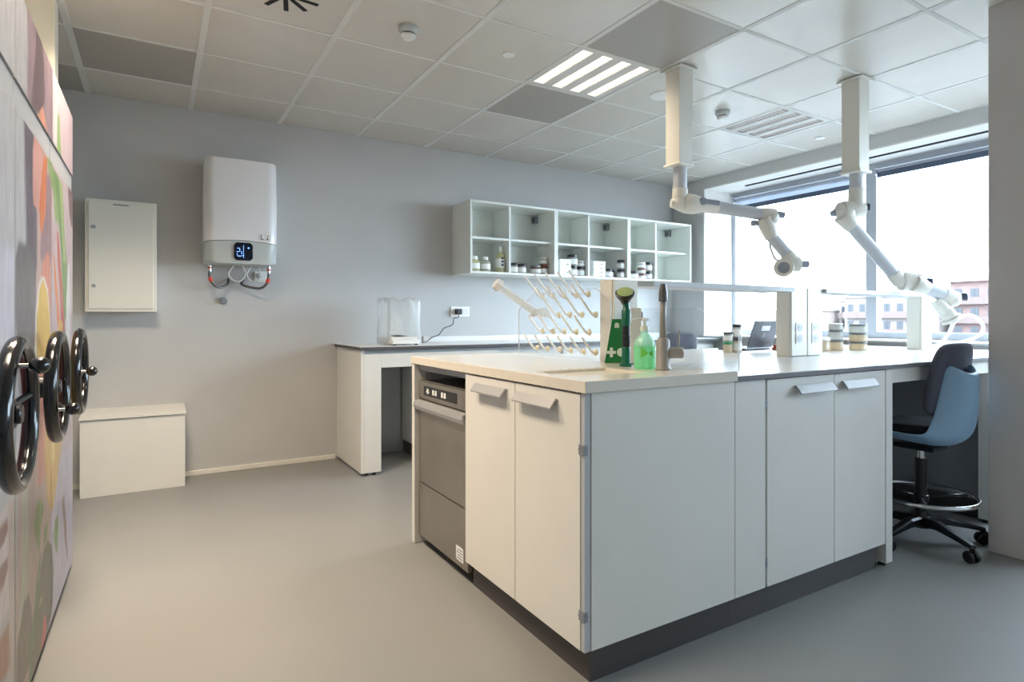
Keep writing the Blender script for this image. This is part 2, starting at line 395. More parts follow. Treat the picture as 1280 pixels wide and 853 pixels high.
# linear grille in the soffit
b = B()
for x in (5.16, 5.185): b.box(x, x+0.012, -1.0, 3.97, 2.470, 2.476)
o = obj('linear_vent', b, 'vent'); tag(o, 'long dark slot grille in the white soffit above the windows', 'vent')
ART=[
 ('U',(150, 126, 138),0.05,[(1.712, 2.499, 0.311), (1.764, 2.499, 0.311), (1.898, 2.505, 0.304), (2.0, 2.499, 0.311), (2.146, 2.472, 0.296)]),
 ('U',(96, 78, 84),0.04,[(1.685, 2.312, 0.098), (1.729, 2.34, 0.101), (1.848, 2.4, 0.107), (1.956, 2.413, 0.077), (2.046, 2.381, 0.06)]),
 ('U',(205, 182, 192),0.01,[(1.672, 3.12, 0.433), (1.903, 3.12, 0.433), (2.003, 3.12, 0.433), (2.168, 3.12, 0.433)]),
 ('U',(226, 214, 216),0.03,[(1.7, 2.748, 0.041), (1.91, 2.758, 0.051), (2.051, 2.737, 0.03)]),
 ('U',(140, 170, 104),0.015,[(1.724, 2.855, 0.067), (1.875, 2.843, 0.033), (1.901, 2.826, 0.016)]),
 ('U',(226, 150, 120),0.012,[(1.736, 2.502, 0.092), (1.78, 2.467, 0.057), (1.811, 2.465, 0.008)]),
 ('U',(240, 180, 160),0.012,[(1.729, 2.426, 0.031), (1.746, 2.395, 0.03), (1.773, 2.38, 0.007)]),
 ('L',(206, 208, 224),0.06,[(0.677, 1.902, 0.105), (0.874, 1.902, 0.105), (1.11, 1.902, 0.105), (1.307, 1.902, 0.105)]),
 ('L',(200, 110, 110),0.06,[(0.769, 1.831, 0.034), (0.92, 1.84, 0.042), (1.034, 1.835, 0.038)]),
 ('L',(226, 214, 214),0.03,[(0.373, 1.872, 0.075), (0.528, 1.872, 0.075), (0.654, 1.872, 0.075)]),
 ('L',(140, 95, 90),0.02,[(0.559, 1.835, 0.038), (0.585, 1.863, 0.065), (0.619, 1.858, 0.061)]),
 ('L',(140, 95, 90),0.02,[(0.455, 1.835, 0.038), (0.489, 1.863, 0.065), (0.522, 1.863, 0.065)]),
 ('L',(150, 90, 60),0.06,[(0.217, 1.902, 0.105), (0.361, 1.902, 0.105)]),
 ('L',(196, 180, 172),0.03,[(0.172, 1.982, 0.035), (0.491, 1.977, 0.04), (0.657, 1.973, 0.045)]),
 ('L',(196, 166, 160),0.05,[(0.005, 2.352, 0.335), (0.568, 2.368, 0.319), (0.856, 2.413, 0.274), (1.291, 2.463, 0.224), (1.738, 2.477, 0.211)]),
 ('L',(92, 84, 98),0.05,[(1.253, 2.263, 0.087), (1.373, 2.263, 0.087), (1.561, 2.251, 0.099), (1.694, 2.217, 0.077)]),
 ('L',(104, 100, 104),0.04,[(0.831, 2.207, 0.114), (0.994, 2.2, 0.151), (1.155, 2.177, 0.159), (1.27, 2.182, 0.154), (1.334, 2.13, 0.059)]),
 ('L',(222, 160, 150),0.02,[(1.452, 2.337, 0.043), (1.513, 2.377, 0.097), (1.619, 2.402, 0.122), (1.681, 2.359, 0.051)]),
 ('L',(150, 120, 130),0.03,[(1.298, 2.53, 0.119), (1.408, 2.545, 0.104), (1.617, 2.568, 0.062)]),
 ('L',(222, 120, 72),0.012,[(1.389, 2.449, 0.008), (1.416, 2.442, 0.032), (1.471, 2.459, 0.064), (1.574, 2.491, 0.05), (1.662, 2.524, 0.034)]),
 ('L',(225, 140, 120),0.02,[(0.576, 2.507, 0.142), (1.003, 2.5, 0.149), (1.163, 2.505, 0.125), (1.272, 2.536, 0.094), (1.343, 2.576, 0.036)]),
 ('L',(236, 232, 222),0.01,[(0.978, 2.478, 0.171), (1.109, 2.476, 0.154), (1.209, 2.47, 0.105), (1.252, 2.474, 0.033)]),
 ('L',(232, 190, 80),0.012,[(0.977, 2.49, 0.14), (1.109, 2.481, 0.131), (1.199, 2.476, 0.082), (1.241, 2.474, 0.016)]),
 ('L',(198, 178, 184),0.02,[(-0.372, 3.092, 0.461), (0.581, 3.11, 0.443), (1.339, 3.11, 0.443), (1.834, 3.11, 0.443)]),
 ('L',(205, 196, 214),0.03,[(-0.292, 2.982, 0.571), (0.295, 3.082, 0.471), (0.578, 3.12, 0.433)]),
 ('L',(138, 168, 104),0.018,[(1.469, 2.789, 0.042), (1.557, 2.78, 0.073), (1.639, 2.672, 0.096), (1.674, 2.585, 0.045)]),
 ('L',(108, 146, 84),0.018,[(1.108, 3.007, 0.062), (1.336, 3.008, 0.087), (1.516, 2.9, 0.069), (1.66, 2.769, 0.062)]),
 ('L',(156, 180, 118),0.015,[(1.337, 3.019, 0.05), (1.522, 2.946, 0.047), (1.656, 2.899, 0.046)]),
 ('L',(120, 90, 96),0.02,[(1.516, 3.263, 0.029), (1.591, 3.221, 0.072), (1.683, 3.207, 0.085)]),
 ('L',(226, 226, 226),0.015,[(0.973, 3.11, 0.067), (1.176, 3.137, 0.068), (1.348, 3.149, 0.027)]),
 ('L',(190, 92, 80),0.012,[(0.981, 2.957, 0.036), (1.077, 2.958, 0.06), (1.203, 2.922, 0.047), (1.324, 2.854, 0.044), (1.442, 2.81, 0.021)]),
 ('L',(232, 130, 70),0.012,[(1.016, 2.865, 0.034), (1.139, 2.821, 0.032), (1.257, 2.758, 0.031), (1.347, 2.697, 0.01)]),
 ('L',(224, 176, 84),0.012,[(0.422, 2.668, 0.038), (0.534, 2.686, 0.145), (0.644, 2.726, 0.219), (0.815, 2.758, 0.235), (0.987, 2.84, 0.153), (1.109, 2.899, 0.046)]),
 ('L',(244, 214, 130),0.02,[(0.591, 2.678, 0.048), (0.761, 2.698, 0.049), (0.958, 2.8, 0.032)]),
 ('L',(130, 160, 80),0.015,[(0.37, 2.395, 0.015), (0.441, 2.374, 0.052), (0.487, 2.392, 0.098), (0.54, 2.38, 0.03)]),
 ('L',(110, 150, 74),0.012,[(0.238, 2.789, 0.021), (0.319, 2.769, 0.062), (0.376, 2.778, 0.031)]),
 ('L',(120, 150, 80),0.012,[(0.354, 2.524, 0.034), (0.419, 2.533, 0.043)]),
 ('L',(150, 120, 110),0.012,[(0.09, 3.108, 0.013), (0.255, 3.031, 0.038), (0.405, 2.957, 0.036)]),
 ('L',(190, 196, 176),0.015,[(0.26, 2.077, 0.028), (0.304, 2.13, 0.059), (0.384, 2.154, 0.06), (0.562, 2.165, 0.049), (0.748, 2.146, 0.03)]),
 ('L',(106, 96, 84),0.02,[(0.089, 2.147, 0.119), (0.228, 2.152, 0.114), (0.318, 2.177, 0.037)]),
 ('L',(84, 88, 66),0.012,[(-0.018, 2.352, 0.138), (0.095, 2.463, 0.224), (0.202, 2.514, 0.193), (0.297, 2.539, 0.129), (0.351, 2.533, 0.043)]),
 ('L',(70, 120, 66),0.012,[(0.04, 2.233, 0.02), (0.15, 2.267, 0.027), (0.261, 2.351, 0.029), (0.36, 2.426, 0.016)]),
 ('L',(220, 80, 86),0.01,[(0.018, 2.466, 0.04), (0.073, 2.491, 0.05), (0.124, 2.507, 0.017)]),
 ('L',(170, 180, 90),0.01,[(0.193, 2.419, 0.039), (0.212, 2.422, 0.012)]),
]

# ------------------------------------------------------------------ mobile shelving units with printed ends (left)
X0 = -0.317
def smooth01(t):
    t = max(0.0, min(1.0, t)); return t*t*(3-2*t)
def art_color(y, z, zone, base):
    c = list(base)
    for zn, col, soft, rows in ART:
        if zn != zone or z < rows[0][0] or z > rows[-1][0]: continue
        for a, bb in zip(rows, rows[1:]):
            if a[0] <= z <= bb[0]:
                t = (z - a[0]) / max(bb[0]-a[0], 1e-6)
                t = t*t*(3-2*t)*0.5 + t*0.5
                yc = a[1]+(bb[1]-a[1])*t; w = a[2]+(bb[2]-a[2])*t
                al = smooth01((w + soft*0.5 - abs(y-yc)) / soft)
                ez = min(z-rows[0][0], rows[-1][0]-z); al *= smooth01(ez/max(soft*0.5, 0.004)) if zone == 'L' or True else 1
                c = [c[k]*(1-al)+col[k]*al for k in range(3)]
                break
    m = (176, 168, 172)
    n = 16*(noise.noise((y*38, z*9, 2.0)) + 0.6*noise.noise((y*110, z*30, 5.0)))
    return [max(0, min(255, c[k]*0.70+m[k]*0.20-10+n)) for k in range(3)]
def printed_panel(name, parent, y0, y1, z0, z1, zone, base, x=X0):
    ny = max(8, int((y1-y0)/0.009)); nz = int((z1-z0)/0.009)
    bb = B(); bm = bb.bm
    g = [[bm.verts.new((x, y0+(y1-y0)*i/ny, z0+(z1-z0)*j/nz)) for j in range(nz+1)] for i in range(ny+1)]
    for i in range(ny):
        for j in range(nz): bm.faces.new((g[i][j], g[i+1][j], g[i+1][j+1], g[i][j+1]))
    bb.box(x-0.018, x-0.0006, y0, y1, z0, z1)
    bm.verts.ensure_lookup_table(); bm.faces.ensure_lookup_table()
    lay = bm.loops.layers.float_color.new('print')
    for f in bm.faces:
        for l in f.loops:
            v = l.vert.co; c = art_color(v.y, v.z, zone, base) if v.x > x-0.0003 else (190, 190, 192)
            l[lay] = rgb(c)
    return obj(name, bb, 'print', parent)

def hand_wheel(root, y, z, ang):
    x = -0.262
    h = B(); h.torus((x, y, z), 0.158, 0.0175, 'x', 64, 16)
    w = obj('hand_wheel', h, 'blackgloss', root)
    s = B()
    for k in range(3):
        a = ang + 2*PI*k/3
        s.sweep(crv([(x-0.018, y+math.cos(a)*0.028, z+math.sin(a)*0.028), (x-0.016, y+math.cos(a)*0.09, z+math.sin(a)*0.09), (x, y+math.cos(a)*0.15, z+math.sin(a)*0.15)], 5), 0.0095, 10)
    obj('spoke', s, 'blackgloss', w)
    c = B(); c.cyl((X0+0.001, y, z), (x-0.004, y, z), 0.034, 0.034, bev=0.004); c.cyl((x-0.004, y, z), (x+0.008, y, z), 0.022, bev=0.003)
    obj('hub', c, 'black', w)
    ka = ang + PI*0.0
    ky, kz = y+math.cos(ka)*0.150, z+math.sin(ka)*0.150
    r = B(); r.cyl((x-0.005, ky, kz), (x+0.036, ky, kz), 0.0055); obj('knob_stem', r, 'chrome', w)
    kb = B(); kb.rev([(0.0, 0), (0.009, 0.001), (0.014, 0.006), (0.0185, 0.016), (0.0180, 0.026), (0.013, 0.033), (0.005, 0.037), (0, 0.0375)], (x+0.032, ky, kz), (1, 0, 0), 24)
    obj('knob', kb, 'blackgloss', w)

units = [(1.385, 2.012, 1.70, PI-math.atan2(0.11, 0.095), 'grey ended mobile shelving unit with a black hand wheel, closest to the camera'),
         (2.020, 2.644, 2.335, PI+math.atan2(0.063, 0.155), 'mobile shelving unit printed with a carrot and a yellow bowl, between two others'),
         (2.652, 3.285, 2.965, PI-0.06, 'mobile shelving unit printed with green and red vegetable stalks, beside the wall cabinet')]
for k, (y0, y1, yc, ang, lab) in enumerate(units):
    t = thing('mobile_shelving_unit', lab, 'shelving unit', (X0-0.3, (y0+y1)/2, 0), 'mobile shelving units along the left')
    base = (190, 192, 197)
    b = B(); b.box(XL+0.02, X0-0.019, y0+0.004, y1-0.004, 0.035, 2.012); obj('carcass', b, 'lockside', t)
    b = B(); b.box(XL+0.04, X0-0.045, y0+0.01, y1-0.01, 0.0, 0.0349); obj('plinth', b, 'black', t)
    printed_panel('end_panel', t, y0, y1, 0.035, 1.672, 'L', base)
    printed_panel('upper_panel', t, y0, y1, 1.752, 2.012, 'U', base)
    b = B(); b.box(X0-0.018, X0-0.004, y0+0.001, y1-0.001, 1.676, 1.748, 0.002); obj('rail', b, 'lockrail', t)
    hand_wheel(t, yc, 0.900, ang)

# ------------------------------------------------------------------ back wall fixtures
t = thing('wall_cabinet', 'white metal wall cabinet with two small locks, left of the water heater', 'cabinet', (-0.19, 4.7, 1.165))
b = B(); b.box(-0.385, 0.008, 4.64, YB, 1.158, 1.885, 0.003); obj('body', b, 'whitemetal', t)
b = B(); b.box(-0.366, -0.012, 4.632, 4.6395, 1.178, 1.866, 0.002); d = obj('door', b, 'whitemetal', t)
for z in (1.703, 1.325):
    b = B(); b.box(-0.349, -0.327, 4.627, 4.632, z-0.011, z+0.011, 0.001); b.use(1).cyl((-0.338, 4.627, z), (-0.338, 4.6255, z), 0.006)
    obj('lock', b, ['grey', 'greymetal'], d)
b = B(); b.box(-0.235, -0.150, 4.6305, 4.632, 1.850, 1.858); obj('catch', b, 'greymetal', d)

t = thing('wall_box', 'low white boxed casing with a sloped lid standing on the floor by the back wall', 'box', (-0.115, 4.64, 0))
b = B(); b.box(-0.400, 0.170, 4.50, YB, 0.0, 0.479, 0.002); obj('body', b, 'white', t)
b = B(); b.prism([(4.488, 0.483), (4.488, 0.494), (YB, 0.520), (YB, 0.483)], 'x', -0.404, 0.176, bev=0.0015); obj('lid', b, 'white', t)

# water heater
hx, hy = 0.519, 4.515
t = thing('water_heater', 'white wall-hung flat water heater with a grey base and dark display', 'water heater', (hx, 4.64, 1.50))
def flat_profile(hw, d, r, n=8):
    """rounded front outline in (x,y), wall side square"""
    pts = [(hx-hw, YB-0.004), (hx-hw, hy+r)]
    for k in range(n+1):
        a = PI + (PI/2)*k/n; pts.append((hx-hw+r+math.cos(a)*r, hy+r+math.sin(a)*r*1.0))
    pts += [(hx+hw*0.3*s, hy-0.006*(1-abs(s)*0.3)) for s in (-1, 0, 1)]
    for k in range(n+1):
        a = PI*1.5 + (PI/2)*k/n; pts.append((hx+hw-r+math.cos(a)*r, hy+r+math.sin(a)*r))
    return pts + [(hx+hw, YB-0.004)]
def loft(bb, levels, smooth=True):
    rings = [[bb.bm.verts.new((p[0], p[1], z if not callable(z) else z(p[0]))) for p in prof] for z, prof in levels]
    fs = []
    for a, c in zip(rings, rings[1:]):
        n = len(a)
        fs += [bb.bm.faces.new((a[i], a[(i+1) % n], c[(i+1) % n], c[i])) for i in range(n)]
    bb._tag(fs, smooth); e = [bb.bm.faces.new(rings[0][::-1]), bb.bm.faces.new(rings[-1])]; bb._tag(e)
    bmesh.ops.recalc_face_normals(bb.bm, faces=fs+e)
    for f in fs:
        for ed in f.edges:
            if len(ed.link_faces) == 2 and ed.calc_face_angle(0) > 0.6: ed.smooth = False
arc = lambda z0, rise: (lambda x: z0 + rise*(1-((x-hx)/0.24)**2))
b = B(); loft(b, [(arc(1.642, 0.018), flat_profile(0.238, 0.26, 0.075)), (1.90, flat_profile(0.240, 0.26, 0.075)), (2.205, flat_profile(0.236, 0.26, 0.075)), (2.222, flat_profile(0.230, 0.25, 0.07))])
obj('tank', b, 'gloss_white', t)
b = B(); loft(b, [(1.497, flat_profile(0.215, 0.2, 0.08)), (1.512, flat_profile(0.234, 0.2, 0.078)), (arc(1.638, 0.018), flat_profile(0.237, 0.26, 0.075))])
obj('base_panel', b, 'heatergrey', t)
b = B(); b.prism([(0.466+0.0, 1.535), (0.482, 1.519), (0.570, 1.519), (0.586, 1.535), (0.586, 1.626), (0.570, 1.642), (0.482, 1.642), (0.466, 1.626)], 'y', hy-0.016, hy+0.01, bev=0.002)
dsp = obj('display', b, 'display', t)
b = B()
def seg(bb, x, z, w, h): bb.box(x-w/2, x+w/2, hy-0.0172, hy-0.0165, z-h/2, z+h/2)
for (x, z, w, h) in ((0.494,1.602,.018,.004),(0.502,1.590,.004,.02),(0.490,1.578,.018,.004),(0.486,1.560,.004,.014),(0.500,1.548,.022,.005),(0.514,1.572,.004,.02),(0.522,1.552,.014,.004),(0.558,1.606,.010,.010),(0.526,1.58,.0025,.09)):
    seg(b, x, z, w, h)
obj('digits', b, 'digit', dsp)
b = B(); b.box(0.36, 0.68, 4.74, YB, 1.9, 1.96); obj('mount_bracket', b, 'greymetal', t)
b = B(); b.box(0.634, 0.664, hy-0.007, hy-0.002, 1.668, 1.715); b.box(0.672, 0.706, hy-0.004, hy+0.004, 1.664, 1.712)
b.use(1); b.box(0.640, 0.644, hy-0.0078, hy-0.007, 1.674, 1.706); b.box(0.640, 0.658, hy-0.0078, hy-0.007, 1.672, 1.677); b.box(0.680, 0.688, hy-0.005, hy-0.0042, 1.672, 1.686); b.box(0.682, 0.690, hy-0.005, hy-0.0042, 1.695, 1.703)
obj('label_sticker', b, ['paper', 'ink'], t)
for side, xs in ((-1, 0.325), (1, 0.712)):
    yw = 4.64; inx = 0.445 if side < 0 else 0.545
    b = B(); b.sweep(crv([(xs, yw, 1.50), (xs, yw, 1.43), (xs+0.01*-side, yw, 1.375), (xs-side*0.06, yw+0.03, 1.335), (inx, 4.72, 1.36), (inx+0.01, 4.76, 1.40)], 8), 0.0095, 12)
    h = obj('water_hose', b, 'braid', t, label='braided steel %s hose with red sleeves' % ('inlet' if side < 0 else 'outlet'))
    b = B(); b.cyl((xs, yw, 1.475), (xs, yw, 1.505), 0.013); obj('hose_nut', b, 'chrome', h)
    b = B(); b.cyl((xs, yw, 1.445), (xs, yw, 1.463), 0.0125); obj('hose_nut', b, 'chrome', h)
    b = B(); b.cyl((xs, yw, 1.4635), (xs, yw, 1.4745), 0.0128); obj('sleeve', b, 'redrub', h)
    b = B(); b.cyl((xs-side*0.002, yw, 1.405), (xs-side*0.010, yw+0.002, 1.375), 0.0135); obj('sleeve', b, 'redrub', h)
for cx, sw in ((0.505, 0.055), (0.617, 0.046)):
    b = B(); b.sweep(crv([(cx+sw*0.6, 4.70, 1.50), (cx+sw, 4.69, 1.44), (cx+sw*0.4, 4.69, 1.385), (cx-sw*0.6, 4.69, 1.395), (cx-sw, 4.69, 1.44), (cx-sw*0.3, 4.70, 1.50)], 8), 0.0055, 10)
    obj('cable', b, 'whiteplastic', t)
t = thing('wall_socket', 'white socket with a round plug below the water heater', 'socket', (0.675, 4.77, 1.42))
b = B(); b.box(0.632, 0.714, YB-0.010, YB, 1.385, 1.467, 0.003); obj('plate', b, 'whiteplastic', t)
b = B(); b.cyl((0.665, YB-0.011, 1.432), (0.665, YB-0.045, 1.432), 0.019, 0.016, bev=0.003); obj('plug', b, 'heatergrey', t)
b = B(); b.cyl((0.425, YB, 1.243), (0.425, YB-0.03, 1.243), 0.024, 0.022, bev=0.003); b.cyl((0.425, YB-0.03, 1.243), (0.425, YB-0.036, 1.243), 0.012)
o = obj('drain_outlet', b, 'greymetal'); tag(o, 'small grey capped outlet on the wall under the water heater', 'pipe outlet')

# ------------------------------------------------------------------ bench along the back wall
t = thing('wall_bench', 'long white bench with a dark-edged top along the back wall', 'bench', (1.25, 4.45, 0))
b = B(); b.box(1.222, 4.955, 4.095, YB-0.001, 0.893, 0.912); b.use(1).box(1.222, 4.955, 4.095, YB-0.001, 0.9122, 0.915)
obj('bench_top', b, ['darkedge', 'worktop'], t)
b = B(); b.box(1.238, 1.262, 4.118, YB-0.004, 0.02, 0.890, 0.001); obj('side_panel', b, 'white', t)
b = B(); b.box(1.2625, 1.385, 4.118, 4.15, 0.02, 0.862, 0.001); b.box(1.385, 2.35, 4.118, 4.15, 0.762, 0.862, 0.001); obj('front_frame', b, 'white', t)
b = B(); b.box(1.2625, 4.9, 4.15, 4.17, 0.862, 0.893); obj('rail', b, 'grey', t)
b = B(); b.box(1.39, 1.76, YB-0.03, YB-0.006, 0.045, 0.89); obj('modesty_panel', b, 'grey', t)
for x in (1.28, 1.34):
    b = B(); b.cyl((x, 4.134, 0), (x, 4.134, 0.02), 0.014); obj('levelling_foot', b, 'black', t)
b = B(); b.box(1.78, 2.35, 4.16, YB-0.01, 0.1, 0.862, 0.001); obj('cabinet_carcass', b, 'white', t)
b = B(); b.box(1.78, 2.35, 4.2, YB-0.05, 0, 0.0995); obj('plinth', b, 'plinth', t)
for x0 in (2.36, 3.0, 3.64, 4.28):
    b = B(); b.box(x0, x0+0.62, 4.165, YB-0.01, 0.1, 0.862, 0.001); b.box(x0+0.002, x0+0.618, 4.14, 4.163, 0.11, 0.855, 0.0015); obj('cabinet_carcass', b, 'white', t)
b = B(); b.box(2.36, 4.9, 4.21, YB-0.05, 0, 0.0995); obj('plinth', b, 'plinth', t)
o = obj('cable_trunking', B().box(1.955, 4.95, 4.712, YB-0.002, 0.9155, 0.962, 0.003), 'whiteplastic'); tag(o, 'white cable trunking lying on the bench along the back wall', 'trunking')

# balance under its clear cover
t = thing('laboratory_balance', 'white laboratory balance under a clear crumpled cover on the back bench', 'balance', (1.60, 4.33, 0.915))
b = B(); b.prism([(4.20, 0.925), (4.20, 0.950), (4.25, 0.975), (4.46, 0.985), (4.46, 0.925)], 'x', 1.50, 1.715, bev=0.006); obj('body', b, 'whiteplastic', t)
b = B(); b.box(1.535, 1.68, 4.208, 4.2145, 0.9455, 0.9555, 0.001); obj('keypad', b, 'heatergrey', t)
b = B(); b.cyl((1.607, 4.35, 0.9805), (1.607, 4.35, 0.985), 0.02); b.cyl((1.607, 4.35, 0.985), (1.607, 4.35, 0.990), 0.055, bev=0.0015); obj('pan', b, 'steel', t)
b = B(); b.box(1.555, 1.66, 4.415, 4.435, 0.9855, 1.14, 0.006); obj('rear_column', b, 'whiteplastic', t)
for x in (1.525, 1.69):
    for y in (4.215, 4.445):
        b = B(); b.cyl((x, y, 0.915), (x, y, 0.9245), 0.012); obj('foot', b, 'black', t)
# crumpled cover: open-bottomed bag with noise
bb = B(); bm = bb.bm; ny, nz = 10, 16
per = []
x0, x1, y0, y1 = 1.475, 1.745, 4.245, 4.485
for (a, c) in (((x0, y0), (x1, y0)), ((x1, y0), (x1, y1)), ((x1, y1), (x0, y1)), ((x0, y1), (x0, y0))):
    for k in range(ny): per.append((a[0]+(c[0]-a[0])*k/ny, a[1]+(c[1]-a[1])*k/ny))
rings = []
for j in range(nz+1):
    f = j/nz; ring = []
    for k, p in enumerate(per):
        cx, cy = (x0+x1)/2, (y0+y1)/2
        s_ = 1 - 0.10*f*(0.6+0.4*math.sin(k*0.8)) + 0.025*min(1, f*4)*math.sin(k*2.1+f*7)
        zb = 0.990 if 0 < k < ny else 0.919
        z = zb + (1.262-zb)*f*(1+0.04*math.sin(k*1.3))
        ring.append(bm.verts.new((cx+(p[0]-cx)*s_+random.uniform(-.002,.002), cy+(p[1]-cy)*s_+random.uniform(-.002,.002), z)))
    rings.append(ring)
n = len(per); fs = []
for a, c in zip(rings, rings[1:]): fs += [bm.faces.new((a[i], a[(i+1) % n], c[(i+1) % n], c[i])) for i in range(n)]
top = bm.verts.new(((x0+x1)/2, (y0+y1)/2, 1.245))
fs += [bm.faces.new((rings[-1][i], rings[-1][(i+1) % n], top)) for i in range(n)]
bb._tag(fs, True)
o = obj('dust_cover', bb, 'cover'); tag(o, 'clear crumpled plastic cover over the balance on the back bench', 'cover')

t = thing('double_socket', 'white double socket with a black plug on the back wall above the bench', 'socket', (2.327, 4.77, 1.173))
b = B(); b.box(2.236, 2.418, YB-0.012, YB, 1.128, 1.222, 0.004); obj('plate', b, 'whiteplastic', t)
b = B(); b.torus((2.375, YB-0.0125, 1.175), 0.019, 0.0022, 'y', 24, 6); b.cyl((2.367, YB-0.0121, 1.175), (2.367, YB-0.0128, 1.175), 0.003); b.cyl((2.383, YB-0.0121, 1.175), (2.383, YB-0.0128, 1.175), 0.003); obj('outlet', b, 'socketshade', t)
t = thing('power_adapter', 'black plug-in power adapter with its cord in the double wall socket', 'adapter', (2.295, 4.74, 1.17))
b = B(); b.box(2.272, 2.326, YB-0.06, YB-0.0125, 1.15, 1.20, 0.006); obj('plug_body', b, 'black', t)
b = B(); b.sweep(crv([(2.30, 4.735, 1.152), (2.29, 4.73, 1.125), (2.245, 4.72, 1.115), (2.225, 4.71, 1.06), (2.14, 4.70, 1.03), (2.09, 4.695, 0.975), (2.03, 4.69, 0.955), (1.97, 4.66, 0.925), (1.90, 4.58, 0.919), (1.81, 4.52, 0.919), (1.752, 4.45, 0.925)], 8), 0.004, 8); obj('cord', b, 'black', t)

# ------------------------------------------------------------------ wall shelf units open
SX = [(2.253, 3.128), (3.130, 4.006), (4.008, 4.884)]
SMID = [2.668, 3.545, 4.418]
SY0, SY1, SZ0, SZ1 = 4.42, YB-0.001, 1.496, 2.112
slabs = ['leftmost white open-fronted wall shelf unit, holding pale yellow bottles and amber jars',
         'white open-fronted wall shelf unit in the middle, holding white boxes and black-lidded jars',
         'white open-fronted wall shelf unit nearest the window, its last bay empty']
for (x0, x1), xm, lab in zip(SX, SMID, slabs):
    t = thing('wall_shelf', lab, 'shelf', ((x0+x1)/2, 4.6, SZ0), 'open wall shelf units')
    b = B(); w = 0.018
    b.box(x0, x0+w, SY0, SY1, SZ0, SZ1); b.box(x1-w, x1, SY0, SY1, SZ0, SZ1)
    b.box(x0+w, x1-w, SY0, SY1, SZ0, SZ0+w); b.box(x0+w, x1-w, SY0, SY1, SZ1-w, SZ1); b.box(x0+w, x1-w, SY1-0.008, SY1, SZ0+w, SZ1-w)
    obj('carcass', b, 'carcass', t)
    b = B(); b.box(xm-0.009, xm+0.009, SY0+0.05, SY1-0.009, SZ0+w+0.0005, SZ1-w-0.0005); obj('divider', b, 'carcass', t)
    for a, c in ((x0+w, xm-0.009), (xm+0.009, x1-w)):
        b = B(); b.box(a+0.0005, c-0.0005, SY0+0.05, SY1-0.009, 1.795, 1.813); obj('shelf_board', b, 'carcass', t)
    b = B(); b.box(x1-w-0.032, x1-w-0.0005, 4.690, 4.757, 2.018, 2.084, 0.003); b.use(1).box(x1-w-0.0325, x1-w-0.032, 4.70, 4.747, 2.028, 2.074); obj('hanging_bracket', b, ['greymetal', 'tapdark'], t)
SB = SZ0 + 0.018 + 0.0005

def bottle(x, y, z, r, h, label, mbody, mcap, group, neck=0.45, tall=False):
    t = thing('bottle', label, 'bottle', (x, y, z), group)
    hb = h*0.80
    b = B(); b.rev([(0.0, 0), (r*0.94, 0), (r, h*0.03), (r, hb*0.80), (r*0.9, hb*0.88), (r*neck, hb*0.96), (r*neck, hb)], (x, y, z)); obj('body', b, mbody, t)
    b = B(); b.rev([(0, 0), (r*neck*1.25, 0), (r*neck*1.25, h-hb-0.003), (r*neck*1.1, h-hb), (0, h-hb)], (x, y, z+hb+0.0005)); obj('cap', b, mcap, t)
    b = B(); b.rev([(r*1.012, 0), (r*1.015, 0), (r*1.015, hb*0.42), (r*1.012, hb*0.42)], (x, y, z+hb*0.26)); obj('label_band', b, 'paper', t)
    if tall:
        b = B()
        for k in range(3):
            a = -2.0 + 0.0*k; b.box(x-0.012, x+0.012, y-r*1.03, y-r*1.018, z+h*0.26+k*0.03, z+h*0.26+k*0.03+0.02)
        obj('print', b, 'ink', t)
    return t
def jar(x, y, z, r, h, label, mlid, group=None, mbody='jarclear', band=True, cat='jar'):
    t = thing('jar', label, cat, (x, y, z), group)
    hl = min(0.022, h*0.24)
    b = B(); b.rev([(0, 0), (r*0.93, 0), (r, h*0.06), (r, h-hl-0.012), (r*0.88, h-hl)], (x, y, z)); obj('body', b, mbody, t)
    b = B(); b.rev([(0, 0), (r*0.98, 0), (r*0.98, hl-0.002), (r*0.94, hl), (0, hl)], (x, y, z+h-hl+0.0004)); obj('lid', b, mlid, t)
    if band:
        b = B(); b.rev([(r*1.012, 0), (r*1.016, 0), (r*1.016, h*0.46), (r*1.012, h*0.46)], (x, y, z+h*0.16)); obj('label_band', b, 'paper', t)
    return t
G1 = 'bottles on the wall shelf'; G2 = 'jars on the wall shelf'; G3 = 'white boxes on the wall shelf'
YS = 4.53
bottle(2.352, YS, SB, 0.042, 0.135, 'small pale yellow bottle with white cap, first on the wall shelf', 'yellowliq', 'whiteplastic', G1)
bottle(2.455, YS, SB, 0.042, 0.135, 'small clear bottle with white cap between two yellow bottles on the wall shelf', 'clearliq', 'whiteplastic', G1)
bottle(2.615, YS+0.02, SB, 0.040, 0.235, 'tall yellow bottle with a white label, by the first shelf divider', 'yellowliq', 'whiteplastic', G1, 0.38, True)
jar(2.742, YS, SB, 0.037, 0.095, 'black-lidded white-labelled jar just right of the first shelf divider', 'lidblack', G2)
jar(2.828, YS, SB, 0.037, 0.092, 'black-lidded white-labelled jar left of the low amber jar', 'lidblack', G2)
jar(2.975, YS, SB, 0.050, 0.082, 'low wide amber jar with a grey-green lid and white label', 'lidgrey', G2, 'amber')
jar(3.068, YS+0.01, SB, 0.040, 0.095, 'amber jar with brown lid under a white-lidded jar on the shelf', 'lidbrown', G2, 'amber')
jar(3.068, YS+0.01, SB+0.0955, 0.038, 0.066, 'squat white-lidded jar on top of the brown-lidded amber jar', 'whiteplastic', G2)
